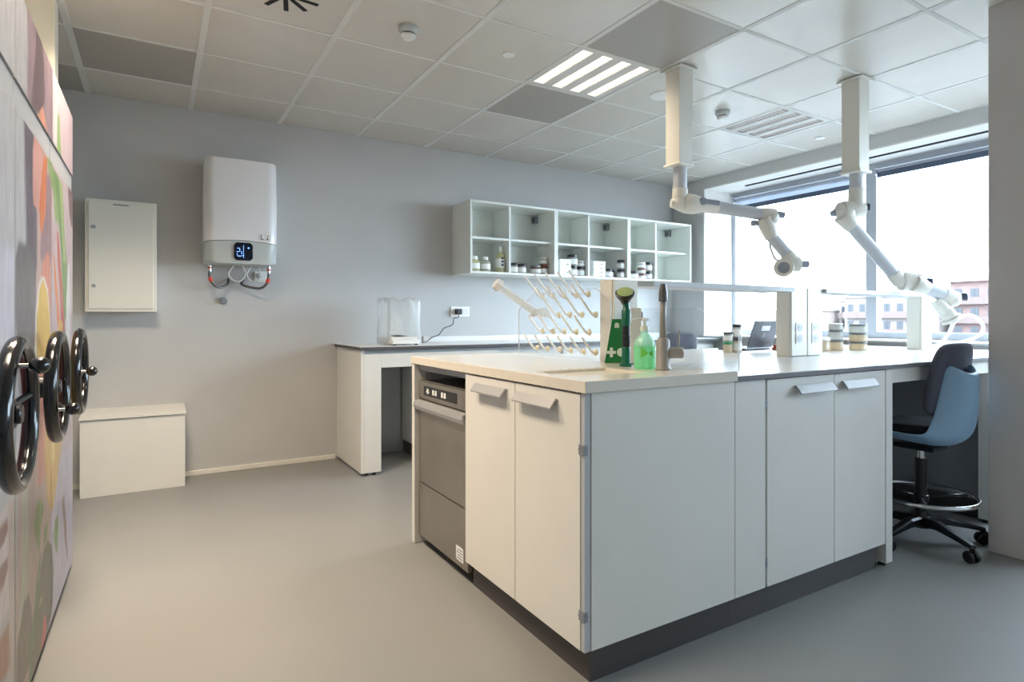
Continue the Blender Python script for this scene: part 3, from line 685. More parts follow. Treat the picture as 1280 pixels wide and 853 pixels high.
def carton(x0, x1, z0, z1, label, y0=4.47, y1=4.66):
    t = thing('carton', label, 'box', ((x0+x1)/2, (y0+y1)/2, z0), G3)
    b = B(); b.box(x0, x1, y0, y1, z0, z1-0.012, 0.002); obj('tray', b, 'paper', t)
    b = B(); b.box(x0-0.002, x1+0.002, y0-0.002, y1+0.002, z1-0.0115, z1, 0.002); obj('lid', b, 'whiteplastic', t)
    b = B(); b.box((x0+x1)/2+0.01, (x0+x1)/2+0.035, y0-0.0008, y0-0.0002, (z0+z1)/2-0.012, (z0+z1)/2-0.006); obj('print', b, 'ink', t)
carton(3.205, 3.335, SB, SB+0.076, 'lower flat white box of the pair at the left of the middle shelf')
carton(3.207, 3.333, SB+0.0765, SB+0.152, 'upper flat white box of the pair at the left of the middle shelf')
jar(3.392, YS, SB, 0.048, 0.097, 'black-lidded jar at the bottom of the stack beside the pair of white boxes', 'lidblack', G2)
jar(3.392, YS, SB+0.0975, 0.048, 0.105, 'black-lidded jar on top of the stack beside the pair of white boxes', 'lidblack', G2)
jar(3.500, YS+0.02, SB, 0.046, 0.095, 'black-lidded jar carrying a white-lidded jar, left of the middle divider', 'lidblack', G2)
jar(3.500, YS+0.02, SB+0.0955, 0.044, 0.056, 'low white-lidded jar on top of a black-lidded jar, left of the middle divider', 'whiteplastic', G2)
for k, lab in enumerate(('bottom white box of the stack right of the middle divider', 'second white box from the bottom of the stack right of the middle divider', 'third white box from the bottom of the stack right of the middle divider', 'top white box of the stack right of the middle divider')):
    carton(3.600+0.004*(k % 2), 3.745+0.004*(k % 2), SB+0.0385*k, SB+0.0385*k+0.038, lab)
jar(3.825, YS, SB, 0.052, 0.088, 'wide black-lidded jar just right of the four stacked white boxes', 'lidblack', G2)
jar(3.918, YS+0.06, SB, 0.036, 0.082, 'small black-lidded jar set back behind the last stack of the middle shelf', 'lidblack', G2)
jar(3.955, YS-0.045, SB, 0.036, 0.086, 'lower black-lidded jar of the stack at the right end of the middle shelf', 'lidblack', G2)
jar(3.955, YS-0.045, SB+0.0865, 0.036, 0.092, 'upper black-lidded jar of the stack at the right end of the middle shelf', 'lidblack', G2)
jar(4.165, YS, SB, 0.050, 0.078, 'wide black-lidded jar standing alone at the left of the last shelf', 'lidblack', G2)
for k, (ml, h, lab) in enumerate((('lidbrown', 0.056, 'bottom brown-lidded jar of the stack of three on the last shelf'), ('lidbrown', 0.056, 'middle brown-lidded jar of the stack of three on the last shelf'), ('whiteplastic', 0.06, 'top white-lidded jar of the stack of three on the last shelf'))):
    jar(4.275, YS, SB+0.0565*k, 0.042, h, lab, ml, G2)
jar(4.363, YS, SB, 0.043, 0.084, 'lower black-lidded jar of the stack of two before the last divider', 'lidblack', G2)
jar(4.363, YS, SB+0.0845, 0.043, 0.096, 'upper black-lidded jar of the stack of two before the last divider', 'lidblack', G2)

# ------------------------------------------------------------------ island
FX, FY = 1.100, 1.410           # door faces: left end, front
def pull(parent, axis, a0, a1, face, z):
    """folded aluminium pull: a slanted lip"""
    b = B()
    prof = [(0.0005, 0.014), (-0.010, 0.016), (-0.032, -0.012), (-0.032, -0.017), (-0.028, -0.017), (-0.008, 0.009), (0.0005, 0.009)]
    pr = [(face+p[0], z+p[1]) for p in prof]
    if axis == 'y': b.prism(pr, 'y', a0, a1)
    else: b.prism(pr, 'x', a0, a1)
    return obj('handle', b, 'handle', parent, label='folded brushed aluminium handle')
def hinge(parent, x0, x1, y0, y1, z):
    b = B(); b.box(x0, x1, y0, y1, z-0.016, z+0.016, 0.002); b.box(x0-0.001, x1+0.001, y0-0.001, y1+0.001, z-0.002, z+0.002)
    obj('hinge', b, 'greymetal', parent)

t = thing('sink_cabinet', 'white sink base cabinet with two doors beside the dishwasher', 'cabinet', (1.45, 1.80, 0))
b = B(); b.box(FX+0.022, 1.772, FY+0.020, 2.205, 0.108, 0.126); b.box(1.754, 1.772, FY+0.020, 2.205, 0.1265, 0.888); b.box(FX+0.022, 1.7535, 2.187, 2.205, 0.1265, 0.888)
b.box(FX+0.022, FX+0.040, FY+0.020, 2.1865, 0.80, 0.888); b.box(FX+0.022, 1.7535, FY+0.020, FY+0.036, 0.1265, 0.799); obj('carcass', b, 'greyedge', t)
b = B(); b.box(1.139, 1.775, 1.432, 2.205, 0.0, 0.107); obj('plinth', b, 'plinth', t, label='dark grey plinth')
b = B(); b.box(FX+0.03, 1.772, 2.2055, 2.2115, 0.108, 0.888); obj('divider_panel', b, 'white', t)
b = B(); b.box(1.128, 1.780, FY, FY+0.0195, 0.108, 0.888, 0.001); obj('front_panel', b, 'white', t)
b = B(); b.box(FX+0.003, 1.1265, 1.412, 1.4285, 0.108, 0.888); obj('edge_strip', b, 'grey', t)
for y0, y1, h0, h1 in ((1.810, 2.203, 1.862, 2.098), (1.430, 1.806, 1.545, 1.782)):
    b = B(); b.box(FX, FX+0.0195, y0, y1, 0.108, 0.884, 0.001); d = obj('door', b, 'white', t)
    pull(d, 'y', h0, h1, FX, 0.842)
for z in (0.717, 0.216): hinge(t, FX-0.002, FX+0.014, 1.4085, 1.436, z)

t = thing('dishwasher', 'stainless steel undercounter dishwasher in the end of the island', 'dishwasher', (1.40, 2.49, 0))
x = 1.118
b = B(); b.box(x+0.022, 1.70, 2.232, 2.752, 0.045, 0.808, 0.002); obj('body', b, 'steel', t)
b = B(); b.box(x, x+0.0215, 2.214, 2.754, 0.722, 0.806, 0.003); cp = obj('control_panel', b, 'steel', t)
b = B(); b.box(x-0.001, x-0.0002, 2.320, 2.690, 0.742, 0.788); dd = obj('display_strip', b, 'black', cp)
b = B()
for y in (2.640, 2.575, 2.545, 2.475, 2.445):
    b.box(x-0.0018, x-0.001, y-0.010, y+0.010, 0.753, 0.777)
b.box(x-0.0018, x-0.001, 2.62, 2.66, 0.760, 0.764); obj('button', b, 'paper', cp)
b = B(); b.prism([(x-0.002, 0.715), (x-0.026, 0.711), (x-0.030, 0.690), (x-0.024, 0.672), (x-0.016, 0.674), (x-0.018, 0.700), (x-0.002, 0.704)], 'y', 2.214, 2.754); obj('handle_bar', b, 'handle', t)
b = B(); b.box(x, x+0.0215, 2.214, 2.754, 0.312, 0.718, 0.003); obj('door', b, 'steel', t)
b = B(); b.box(x-0.002, x+0.0215, 2.214, 2.754, 0.050, 0.308, 0.003); lp = obj('lower_panel', b, 'steel', t)
b = B(); b.box(x-0.0026, x-0.002, 2.255, 2.325, 0.075, 0.135)
b.use(1)
for k in range(4): b.box(x-0.003, x-0.0026, 2.262, 2.318-0.008*(k % 2), 0.084+0.012*k, 0.088+0.012*k)
obj('rating_plate', b, ['paper', 'greymetal'], lp)
for y in (2.26, 2.72):
    for xx in (1.18, 1.64):
        b = B(); b.cyl((xx, y, 0), (xx, y, 0.045), 0.016); obj('foot', b, 'black', t)
t = thing('end_panel', 'thin white end panel at the far side of the dishwasher', 'panel', (1.45, 2.78, 0))
b = B(); b.box(FX-0.002, 1.772, 2.762, 2.795, 0.003, 0.888, 0.001); obj('board', b, 'white', t)
b = B(); b.box(FX+0.02, 1.772, 2.224, 2.761, 0.860, 0.888); b.box(1.74, 1.772, 2.224, 2.761, 0.003, 0.8595); obj('back_board', b, 'greyedge', t)

# sink counter with a recessed basin
t = thing('sink_counter', 'off white sink counter with a shallow recessed drainer on the island end', 'worktop', (1.43, 2.1, 0.893))
cx0, cx1, cy0, cy1, cz0, cz1 = 1.093, 1.778, 1.395, 2.800, 0.890, 0.926
sx0, sx1, sy0, sy1 = 1.150, 1.47, 1.53, 1.755
b = B()
outer = [(cx0, cy0), (cx1, cy0), (cx1, cy1), (cx0, cy1)]
xs = [cx0, sx0, sx1, cx1]; ys = [cy0, sy0, sy1, cy1]
V = {}
for zi, z in enumerate((cz0, cz1)):
    for i, x in enumerate(xs):
        for j, y in enumerate(ys): V[i, j, zi] = b.bm.verts.new((x, y, z))
for i in range(3):
    for j in range(3):
        if (i, j) == (1, 1): continue
        b.bm.faces.new((V[i,j,1], V[i+1,j,1], V[i+1,j+1,1], V[i,j+1,1])); b.bm.faces.new((V[i,j,0], V[i,j+1,0], V[i+1,j+1,0], V[i+1,j,0]))
for i in range(3):
    b.bm.faces.new((V[i,0,0], V[i+1,0,0], V[i+1,0,1], V[i,0,1])); b.bm.faces.new((V[i+1,3,0], V[i,3,0], V[i,3,1], V[i+1,3,1]))
    b.bm.faces.new((V[0,i+1,0], V[0,i,0], V[0,i,1], V[0,i+1,1])); b.bm.faces.new((V[3,i,0], V[3,i+1,0], V[3,i+1,1], V[3,i,1]))
for a, c in (((1,1),(2,1)), ((2,1),(2,2)), ((2,2),(1,2)), ((1,2),(1,1))):
    b.bm.faces.new((V[a[0],a[1],1], V[c[0],c[1],1], V[c[0],c[1],0], V[a[0],a[1],0]))
bmesh.ops.recalc_face_normals(b.bm, faces=b.bm.faces[:])
es = [e for e in b.bm.edges if len(e.link_faces) == 2 and e.calc_face_angle(0) > 1.0]
bmesh.ops.bevel(b.bm, geom=es, offset=0.002, segments=2, profile=0.5, affect='EDGES')
obj('counter_top', b, 'solid', t)
b = B(); b.box(sx0+0.0005, sx1-0.0005, sy0+0.0005, sy1-0.0005, cz0+0.0005, 0.916); obj('basin', b, 'basin', t)
b = B()
for k in range(8):
    x = 1.155+0.042*k; b.box(x, x+0.024, 1.765, 1.773, 0.9262, 0.9268)
obj('overflow_slot', b, 'pegring', t)

# second cabinet under the dark-edged worktop
t = thing('base_cabinet', 'white two-door base cabinet with an open knee space to its right', 'cabinet', (2.3, 2.0, 0))
b = B(); b.box(1.783, 2.792, FY+0.020, 2.05, 0.108, 0.886); obj('carcass', b, 'greyedge', t)
b = B(); b.box(1.7765, 2.745, 1.432, 2.05, 0.0, 0.107); obj('plinth', b, 'plinth', t, label='dark grey plinth')
b = B(); b.box(1.783, 1.952, FY, FY+0.0195, 0.108, 0.886, 0.001); obj('filler_panel', b, 'white', t)
for x0, x1, h0, h1 in ((1.964, 2.397, 2.128, 2.372), (2.401, 2.793, 2.446, 2.686)):
    b = B(); b.box(x0, x1, FY, FY+0.0195, 0.108, 0.884, 0.001); d = obj('door', b, 'white', t)
    pull(d, 'x', h0, h1, FY, 0.838)
for z in (0.796, 0.195): hinge(t, 1.952, 1.963, FY-0.001, FY+0.014, z)
def side_frame(x0, x1, lab):
    t = thing('bench_leg_frame', lab, 'leg frame', ((x0+x1)/2, 2.0, 0))
    b = B(); b.box(x0, x1, FY-0.002, FY+0.06, 0.018, 0.886, 0.001); obj('post', b, 'white', t)
    b = B(); b.box(x0, x1, 2.66, 2.74, 0.018, 0.886, 0.001); obj('post', b, 'white', t)
    b = B(); b.box(x0, x1, FY+0.061, 2.659, 0.82, 0.886, 0.001); obj('crossbar', b, 'white', t)
    for y in (FY+0.03, 2.70):
        b = B(); b.cyl((x0/2+x1/2, y, 0), (x0/2+x1/2, y, 0.0178), 0.016); obj('foot', b, 'black', t)
    return t
f1 = side_frame(2.796, 2.850, 'white bench leg frame against the right end of the two-door cabinet')
for z in (0.70, 0.235): hinge(f1, 2.851, 2.857, FY+0.002, FY+0.014, z)
f2 = side_frame(3.868, 3.915, 'white bench leg frame behind the blue chair near the pillar')
o = obj('apron', B().box(2.852, 3.866, FY+0.012, FY+0.030, 0.820, 0.886, 0.001), 'white'); tag(o, 'white apron rail under the worktop above the knee space', 'rail')
t = thing('knee_panel', 'white back panel closing the knee space behind the blue chair', 'panel', (3.36, 2.06, 0))
b = B(); b.box(2.852, 3.866, 2.052, 2.07, 0.105, 0.886); obj('board', b, 'white', t)
b = B(); b.box(2.852, 3.866, 2.058, 2.07, 0.0, 0.104); obj('kickboard', b, 'plinth', t)
t = thing('base_cabinet', 'white base cabinet half hidden by the pillar, right of the blue chair', 'cabinet', (4.2, 2.0, 0))
b = B(); b.box(3.918, 4.50, FY+0.020, 2.05, 0.108, 0.886); obj('carcass', b, 'greyedge', t)
b = B(); b.box(3.935, 4.50, FY, FY+0.0195, 0.108, 0.884, 0.001); obj('door', b, 'white', t)
b = B(); b.box(3.918, 4.50, 1.432, 2.05, 0.0, 0.107); obj('plinth', b, 'plinth', t)
for z in (0.79, 0.23): hinge(t, 3.919, 3.934, FY-0.001, FY+0.014, z)

t = thing('lab_worktop', 'white worktop with a dark edge running across the island toward the windows', 'worktop', (3.2, 2.1, 0.888))
b = B(); b.box(1.7795, 4.62, 1.398, 2.795, 0.888, 0.9055, 0.001); b.use(1).box(1.7795, 4.62, 1.398, 2.795, 0.9057, 0.9085)
obj('board', b, ['darkedge', 'worktop'], t)
WT = 0.9088

# reagent uprights and shelves
UY0, UY1 = 1.945, 2.036
def upright(x0, x1, z0, lab, sockets=True, half=False):
    t = thing('service_upright', lab, 'upright', ((x0+x1)/2, 1.99, z0), 'service uprights on the island')
    b = B(); b.box(x0, x1, UY0+0.012, UY1, z0, 1.282, 0.002); obj('column', b, 'whitemetal', t)
    b = B(); b.box(x0+0.004, x1-0.004, UY0, UY0+0.0115, z0+0.004, 1.279, 0.0015); obj('front_cover', b, 'whitemetal', t)
    if sockets:
        for z in (1.065, 1.005):
            xc = (x0+x1)/2 + (0.0 if not half else 0)
            b = B(); b.box(xc-0.034, xc+0.034, UY0-0.004, UY0-0.0003, z-0.027, z+0.027, 0.0015)
            b.use(1); b.cyl((xc, UY0-0.0042, z), (xc, UY0-0.006, z), 0.021)
            b.use(2); b.cyl((xc-0.0085, UY0-0.0061, z), (xc-0.0085, UY0-0.0066, z), 0.0025); b.cyl((xc+0.0085, UY0-0.0061, z), (xc+0.0085, UY0-0.0066, z), 0.0025)
            obj('socket', b, ['whiteplastic', 'socketshade', 'ink'], t)
    return t
upright(1.676, 1.817, 0.927, 'white square upright behind the green first aid sign', sockets=False)
upright(2.910, 3.053, WT, 'white upright with sockets, left half of the pair beside the laptop')
upright(3.055, 3.198, WT, 'white upright with sockets, right half of the pair beside the stacked jars')
upright(4.30, 4.44, WT, 'white socket upright under the second extraction arm nearest the pillar')
def shelf(x0, x1, lab, cham):
    b = B()
    poly = [(x0+cham, 1.93), (x1, 1.93), (x1, 2.11), (x0, 2.11)] + ([(x0, 2.03)] if cham else [])
    poly = [(x0, 2.0), (x0+cham, 1.925), (x1, 1.925), (x1, 2.115), (x0, 2.115)] if cham else [(x0, 1.925), (x1, 1.925), (x1, 2.115), (x0, 2.115)]
    b.prism(poly, 'z', 1.256, 1.281, bev=0.002)
    o = obj('reagent_shelf', b, 'grey'); tag(o, lab, 'shelf', 'shelves between the uprights'); return o
shelf(1.819, 2.908, 'pale grey shelf board from the first aid sign upright to the paired socket uprights', 0.07)
shelf(3.200, 4.298, 'pale grey shelf board from the paired socket uprights to the upright nearest the pillar', 0.0)

# splash screens and the drying rack
o = B(); xs_ = 1.655
o.prism([(2.68, 0.9265), (2.68, 1.16), (2.525, 1.247), (2.04, 1.247), (1.935, 1.19), (1.935, 0.9265)], 'x', xs_-0.0035, xs_+0.0035, side_mi=1)
t = thing('drying_rack', 'clear acrylic drying rack with rows of pegs standing on the sink counter', 'drying rack', (xs_, 2.28, 0.9265))
obj('back_sheet', o, ['acrylic', 'whiteplastic'], t)
rows = [(1.222, (2.554, 2.46, 2.365, 2.268, 2.177), 0.115), (1.131, (2.412, 2.319, 2.225, 2.124), 0.150), (1.052, (2.554, 2.46, 2.365, 2.268, 2.171), 0.085), (0.966, (2.607, 2.51, 2.405, 2.312, 2.212, 2.124), 0.075)]
for z, ysr, L in rows:
    for y in ysr:
        y = y*0.957; p = Vector((xs_-0.003, y, z))
        r = B(); r.cyl(p, p+Vector((-0.012, 0, 0)), 0.013, 0.010); r.torus((xs_-0.005, y, z), 0.0125, 0.003, 'x', 24, 8)
        pb = B(); pb.sweep(crv([p+Vector((-0.010, 0, -0.004)), p+Vector((-0.026, 0, 0.004)), p+Vector((-0.04-L*0.15, 0, 0.022+L*0.15)), p+Vector((-0.026-L*0.72, 0, 0.008+L*0.80))], 4), 0.0052, 10)
        k = obj('peg', pb, 'peg', t); obj('peg_base', r, 'pegring', k)
b = B(); p0 = Vector((1.648, 2.40, 1.140))
b.box(1.612, 1.651, 2.385, 2.425, 1.118, 1.165, 0.004); b.box(1.560, 1.611, 2.388, 2.422, 1.122, 1.160, 0.003)
hld = obj('tube_holder', b, 'milk', t)
b = B(); a = Vector((1.575, 2.405, 1.145)); e = Vector((1.395, 2.44, 1.270)); b.cyl(a, e, 0.018, 0.018); obj('tube', b, 'milk', hld)
d = (e-a).normalized(); b = B(); b.cyl(e-d*0.008, e+d*0.022, 0.032, 0.028, seg=6); obj('hexagonal_cap', b, 'whiteplastic', hld)
o = B(); o.prism([(1.943, 0.9265), (1.943, 1.157), (1.567, 1.157), (1.380, 1.053), (1.380, 0.9265)], 'x', 1.761, 1.768, side_mi=1)
o = obj('splash_screen', o, ['acrylic', 'whiteplastic']); tag(o, 'clear splash screen with a sloped front on the seam between the sink counter and worktop', 'screen')

# items round the sink
t = thing('first_aid_sign', 'green tapered sign with a white cross leaning beside the white upright', 'sign', (1.700, 1.897, 0.9265))
# plate in its own plane, rotated to face the room
pl = B()
pl.prism([(-0.090, 0.0), (0.058, 0.0), (0.057, 0.185), (-0.057, 0.185)], 'y', 0.0, 0.006, bev=0.001)
t.rotation_euler = (0, 0, -math.radians(24))
plate = obj('plate', pl, 'green', t, local=True)
c = B(); 
def cross(bb, x, z, s):
    w = s*0.32
    bb.prism([(x-w, z-s), (x+w, z-s), (x+w, z-w), (x+s, z-w), (x+s, z+w), (x+w, z+w), (x+w, z+s), (x-w, z+s), (x-w, z+w), (x-s, z+w), (x-s, z-w), (x-w, z-w)], 'y', -0.0012, -0.0002)
cross(c, -0.062, 0.045, 0.020); obj('white_cross', c, 'signwhite', plate, local=True)
c = B(); c.cyl((-0.038, -0.0002, 0.160), (-0.038, -0.0012, 0.160), 0.010); c.box(-0.048, -0.028, -0.0012, -0.0002, 0.148, 0.158)
c.cyl((-0.020, -0.0002, 0.045), (-0.020, -0.0012, 0.045), 0.018)
obj('white_symbol', c, 'signwhite', plate, local=True)

t = thing('eye_shower', 'green handheld eye shower with a round olive head standing by the sink', 'eye shower', (1.585, 1.765, 0.9265))
P = Vector((1.585, 1.765, 0))
b = B(); b.rev([(0, 0), (0.026, 0), (0.026, 0.008), (0.017, 0.012), (0.017, 0.07), (0.0145, 0.075), (0, 0.075)], (P.x, P.y, 0.9265)); obj('base', b, 'greendark', t)
b = B(); b.rev([(0, 0), (0.0145, 0), (0.016, 0.02), (0.016, 0.07), (0.0135, 0.09), (0.0135, 0.118), (0, 0.118)], (P.x, P.y, 1.002)); b.torus((P.x, P.y, 1.02), 0.016, 0.002); b.torus((P.x, P.y, 1.045), 0.016, 0.002); obj('grip', b, 'black', t)
b = B(); b.rev([(0, 0), (0.018, 0), (0.018, 0.06), (0.013, 0.066), (0.0125, 0.10), (0, 0.10)], (P.x, P.y, 1.085)); obj('stem', b, 'greendark', t)
hd = Vector((-0.40, -0.42, 0.80)).normalized(); q = Vector((P.x, P.y, 1.203))+Vector((-0.010, -0.004, 0))
b = B(); b.rev([(0, -0.040), (0.013, -0.039), (0.023, -0.016), (0.036, 0.004), (0.0375, 0.014), (0.034, 0.017), (0, 0.017)], q, hd); b.cyl((P.x, P.y, 1.18), (P.x+0.004, P.y+0.006, 1.205), 0.013); h = obj('shower_head', b, 'black', t)
b = B(); b.rev([(0, 0.0172), (0.032, 0.0172), (0.031, 0.020), (0, 0.0205)], q, hd); obj('spray_face', b, 'olive', h)

t = thing('tall_dispenser', 'tall narrow white dispenser behind the green eye shower', 'dispenser', (1.695, 1.835, 0.9265))
b = B(); b.box(-0.024, 0.024, -0.02, 0.02, 0.003, 0.231, 0.004); t.rotation_euler = (0, 0, -math.radians(31)); body = obj('body', b, 'whitemetal', t, local=True)
b = B(); b.box(-0.026, 0.026, -0.022, 0.022, 0.0, 0.0028); obj('base_plate', b, 'greymetal', t, local=True)
b = B(); b.box(0.0245, 0.031, -0.008, 0.008, 0.185, 0.215, 0.002); obj('button', b, 'black', t, local=True)

t = thing('soap_bottle', 'clear pump bottle of green liquid soap beside the tap', 'bottle', (1.575, 1.652, 0.9265))
sx, sy, sz = 1.575, 1.652, 0.9265
b = B(); b.rev([(0, 0), (0.036, 0), (0.039, 0.006), (0.039, 0.0845), (0, 0.0845)], (sx, sy, sz)); obj('soap_filled_base', b, 'soap', t)
b = B(); b.rev([(0, 0), (0.039, 0), (0.034, 0.020), (0.018, 0.043), (0.014, 0.047), (0.014, 0.055), (0, 0.055)], (sx, sy, sz+0.085)); obj('bottle_shoulder', b, 'soapclear', t)
b = B(); b.rev([(0, 0), (0.016, 0), (0.016, 0.016), (0.007, 0.020), (0.007, 0.040), (0, 0.040)], (sx, sy, sz+0.1405)); pc = obj('pump_collar', b, 'signwhite', t)
b = B(); b.box(sx-0.014, sx+0.014, sy-0.012, sy+0.012, sz+0.178, sz+0.190, 0.004); b.sweep(crv([(sx-0.010, sy, sz+0.185), (sx-0.035, sy+0.012, sz+0.184), (sx-0.046, sy+0.018, sz+0.178)], 4), 0.005, 8); obj('pump_head', b, 'whiteplastic', t)
# label wraps the front-left third of the bottle
b = B()
for k in range(8):
    a0 = math.radians(205+9*k); a1 = math.radians(205+9*(k+1)); R = 0.0394
    h = 0.082 - 0.0055*k
    b.quad((sx+R*math.cos(a0), sy+R*math.sin(a0), sz+0.040+0.004*k), (sx+R*math.cos(a1), sy+R*math.sin(a1), sz+0.040+0.004*(k+1)), (sx+R*math.cos(a1), sy+R*math.sin(a1), sz+h), (sx+R*math.cos(a0), sy+R*math.sin(a0), sz+h))
M['soaplabel'] = mat('bright green soap label', (112, 204, 74), 0.4)
obj('label_band', b, 'soaplabel', t)

t = thing('mixer_tap', 'satin grey mixer tap with an upright spray hose at the sink', 'tap', (1.592, 1.575, 0.9265))
tx, ty, tz = 1.592, 1.575, 0.9265
b = B(); b.rev([(0, 0), (0.029, 0), (0.030, 0.004), (0.0255, 0.010), (0.0245, 0.104), (0.022, 0.110), (0.013, 0.118), (0, 0.118)], (tx, ty, tz)); obj('tap_body', b, 'tapgrey', t)
b = B(); b.sweep([(tx, ty, tz+0.115), (tx, ty, tz+0.20), (tx+0.001, ty, tz+0.252)], [0.0125, 0.0115, 0.0105], 16); obj('riser', b, 'tapgrey', t)
b = B(); b.rev([(0, 0), (0.0155, 0), (0.0165, 0.005), (0.0155, 0.035), (0.012, 0.052), (0.009, 0.064), (0, 0.065)], (tx+0.001, ty, tz+0.250)); obj('spray_head', b, 'tapdark', t)
dv = Vector((0.80, -0.60, 0)).normalized(); lp_ = Vector((tx, ty, tz+0.062))+dv*0.02
b = B(); b.cyl(lp_, lp_+dv*0.052, 0.020, bev=0.003); lv = obj('lever_hub', b, 'tapgrey', t)
b = B(); b.cyl(lp_+dv*0.034+Vector((0, 0, 0.014)), lp_+dv*0.038+Vector((0, 0, 0.082)), 0.0042, 0.0036); obj('lever', b, 'tapgrey', lv)

# things standing on the worktop
t = thing('laptop', 'open dark grey laptop seen from behind on the worktop, silver sticker on lid', 'laptop', (3.36, 2.48, WT))
t.rotation_euler = (0, 0, math.radians(6.1))
def lean(bb):
    for v in bb.bm.verts: v.co.y -= (v.co.z-0.0165)*0.306
    return bb
b = B(); b.box(-0.145, 0.145, 0.0, 0.20, 0.0, 0.014, 0.003); obj('base', b, 'lapdark', t, local=True)
b = B(); b.box(-0.145, 0.145, -0.012, -0.005, 0.0155, 0.190, 0.0025); L = obj('lid', lean(b), 'lapdark', t, local=True)
b = B(); b.box(-0.043, 0.055, -0.0128, -0.0121, 0.126, 0.158); obj('sticker', lean(b), 'laplogo', L, local=True)
b = B(); b.torus((0.0, -0.0124, 0.100), 0.0145, 0.0016, 'y', 32, 6); obj('logo_ring', lean(b), 'laplogo', L, local=True)
text_part('logo_letters', 'DELL', 0.0105, 'laplogo', L, Vector((0, -0.0126-(0.100-0.0165)*0.306-0.001, 0.100)), Matrix.Rotation(PI/2-0.29, 3, 'X'), local=True)
b = B(); b.box(3.455, 3.53, 2.36, 2.45, WT, WT+0.018, 0.003); b.box(3.46, 3.525, 2.365, 2.445, WT+0.0185, WT+0.034, 0.003)
o = obj('orange_case', b, 'orange'); tag(o, 'small orange red case lying between the laptop and the paired uprights', 'case')

G4 = 'jars beside the laptop'; G5 = 'jars between the uprights'
jar(2.966, 2.399, WT, 0.027, 0.064, 'small green-lidded jar of tan powder left of the laptop', 'lidgreen', G4, 'jartan', band=False)
jar(2.966, 2.399, WT+0.0645, 0.0265, 0.058, 'white-labelled dark-lidded jar standing on top of the green-lidded jar', 'lidblack', G4, 'jarclear')
jar(3.014, 2.370, WT, 0.026, 0.092, 'lower dark-lidded jar of the stack between the green-lidded jar and the laptop', 'lidblack', G4, 'jartan')
jar(3.014, 2.370, WT+0.0925, 0.026, 0.077, 'upper dark-lidded jar of the stack between the green-lidded jar and the laptop', 'lidblack', G4, 'jarclear')
jar(3.640, 2.245, WT, 0.070, 0.085, 'wide low tan jar right of the paired uprights', 'whiteplastic', G5, 'jartan', band=False)
jar(3.775, 2.210, WT, 0.046, 0.070, 'lower jar of the stack of three with a white dome on top', 'lidgrey', G5, 'jartan', band=False)
jar(3.775, 2.210, WT+0.0705, 0.044, 0.062, 'middle grey-lidded jar of the stack under the white-lidded jar', 'lidgrey', G5, 'jarclear', band=False)
jar(3.775, 2.210, WT+0.133, 0.042, 0.040, 'top white-lidded jar of the stack beside the wide tan jar', 'whiteplastic', G5, 'jarclear', band=False)
for k, lab in enumerate(('bottom tan jar of the stack closest to the window mullion', 'middle tan jar of the stack closest to the window mullion', 'top clear jar of the stack closest to the window mullion')):
    jar(3.925, 2.150, WT+0.0565*k, 0.054, 0.056, lab, 'lidgrey', G5, 'jartan' if k < 2 else 'jarclear', band=False)
b = B(); b.sweep(crv([(4.50, 2.05, 0.922), (4.56, 1.93, 0.935), (4.634, 1.78, 0.985), (4.666, 1.745, 1.043), (4.643, 1.759, 1.106), (4.58, 1.796, 1.137), (4.50, 1.835, 1.10), (4.47, 1.86, 1.02), (4.46, 1.90, 0.95), (4.46, 1.93, 0.922)], 8), 0.0105, 12)
o = obj('looped_hose', b, 'whiteplastic'); tag(o, 'white flexible hose looping up from the worktop behind the blue chair', 'hose')

# ------------------------------------------------------------------ extraction arms hanging from the ceiling
def arm_mount(t, cx, cy):
    b = B(); b.box(cx-0.072, cx+0.072, cy-0.078, cy+0.078, ZC-0.018, ZC-0.0065, 0.002); obj('ceiling_plate', b, 'armwhite', t)
    b = B(); b.box(cx-0.055, cx+0.055, cy-0.055, cy+0.055, 2.030, ZC-0.0185, 0.003); obj('square_post', b, 'armwhite', t)
    b = B(); b.box(cx-0.066, cx+0.066, cy-0.066, cy+0.066, 2.012, 2.0295, 0.004); obj('post_flange', b, 'armwhite', t)
def cuff(bb, a, c, r0, r1):
    a = Vector(a); c = Vector(c); L = (c-a).length
    bb.rev([(0, 0), (r0*0.96, 0), (r0, 0.006), (r1, L-0.006), (r1*0.96, L), (0, L)], a, (c-a).normalized())
t = thing('extraction_arm', 'white jointed extraction arm on the square post closer to the back wall', 'extraction arm', (2.67, 2.51, ZC), 'extraction arms hanging from the ceiling')
arm_mount(t, 2.67, 2.51)
A0 = Vector((2.674, 2.507, 0)); dr = Vector((0.857, -0.515, 0))
b = B(); b.cyl((A0.x, A0.y, 1.86), (A0.x, A0.y, 2.0115), 0.040); obj('drop_tube', b, 'armtube', t)
b = B(); cuff(b, (A0.x, A0.y, 1.885), (A0.x, A0.y, 1.80), 0.045, 0.047)
b.ball((A0.x, A0.y, 1.805), 0.050)
cuff(b, A0+Vector((0, 0, 1.800))-dr*0.055, A0+Vector((0, 0, 1.798))+dr*0.02, 0.026, 0.052)
obj('elbow', b, 'armwhite', t)
q0 = A0+Vector((0, 0, 1.800))+dr*0.022; q1 = Vector((2.837, 2.409, 1.782))
b = B(); dd = (q1-q0).normalized(); L = (q1-q0).length
b.rev([(0, 0), (0.054, 0), (0.059, 0.012), (0.058, 0.06), (0.050, 0.09), (0.040, 0.12), (0.041, L+0.03), (0.038, L+0.036), (0, L+0.036)], q0, dd); j = obj('swivel_joint', b, 'armwhite', t)
tv = Vector((-0.515, -0.857, 0))
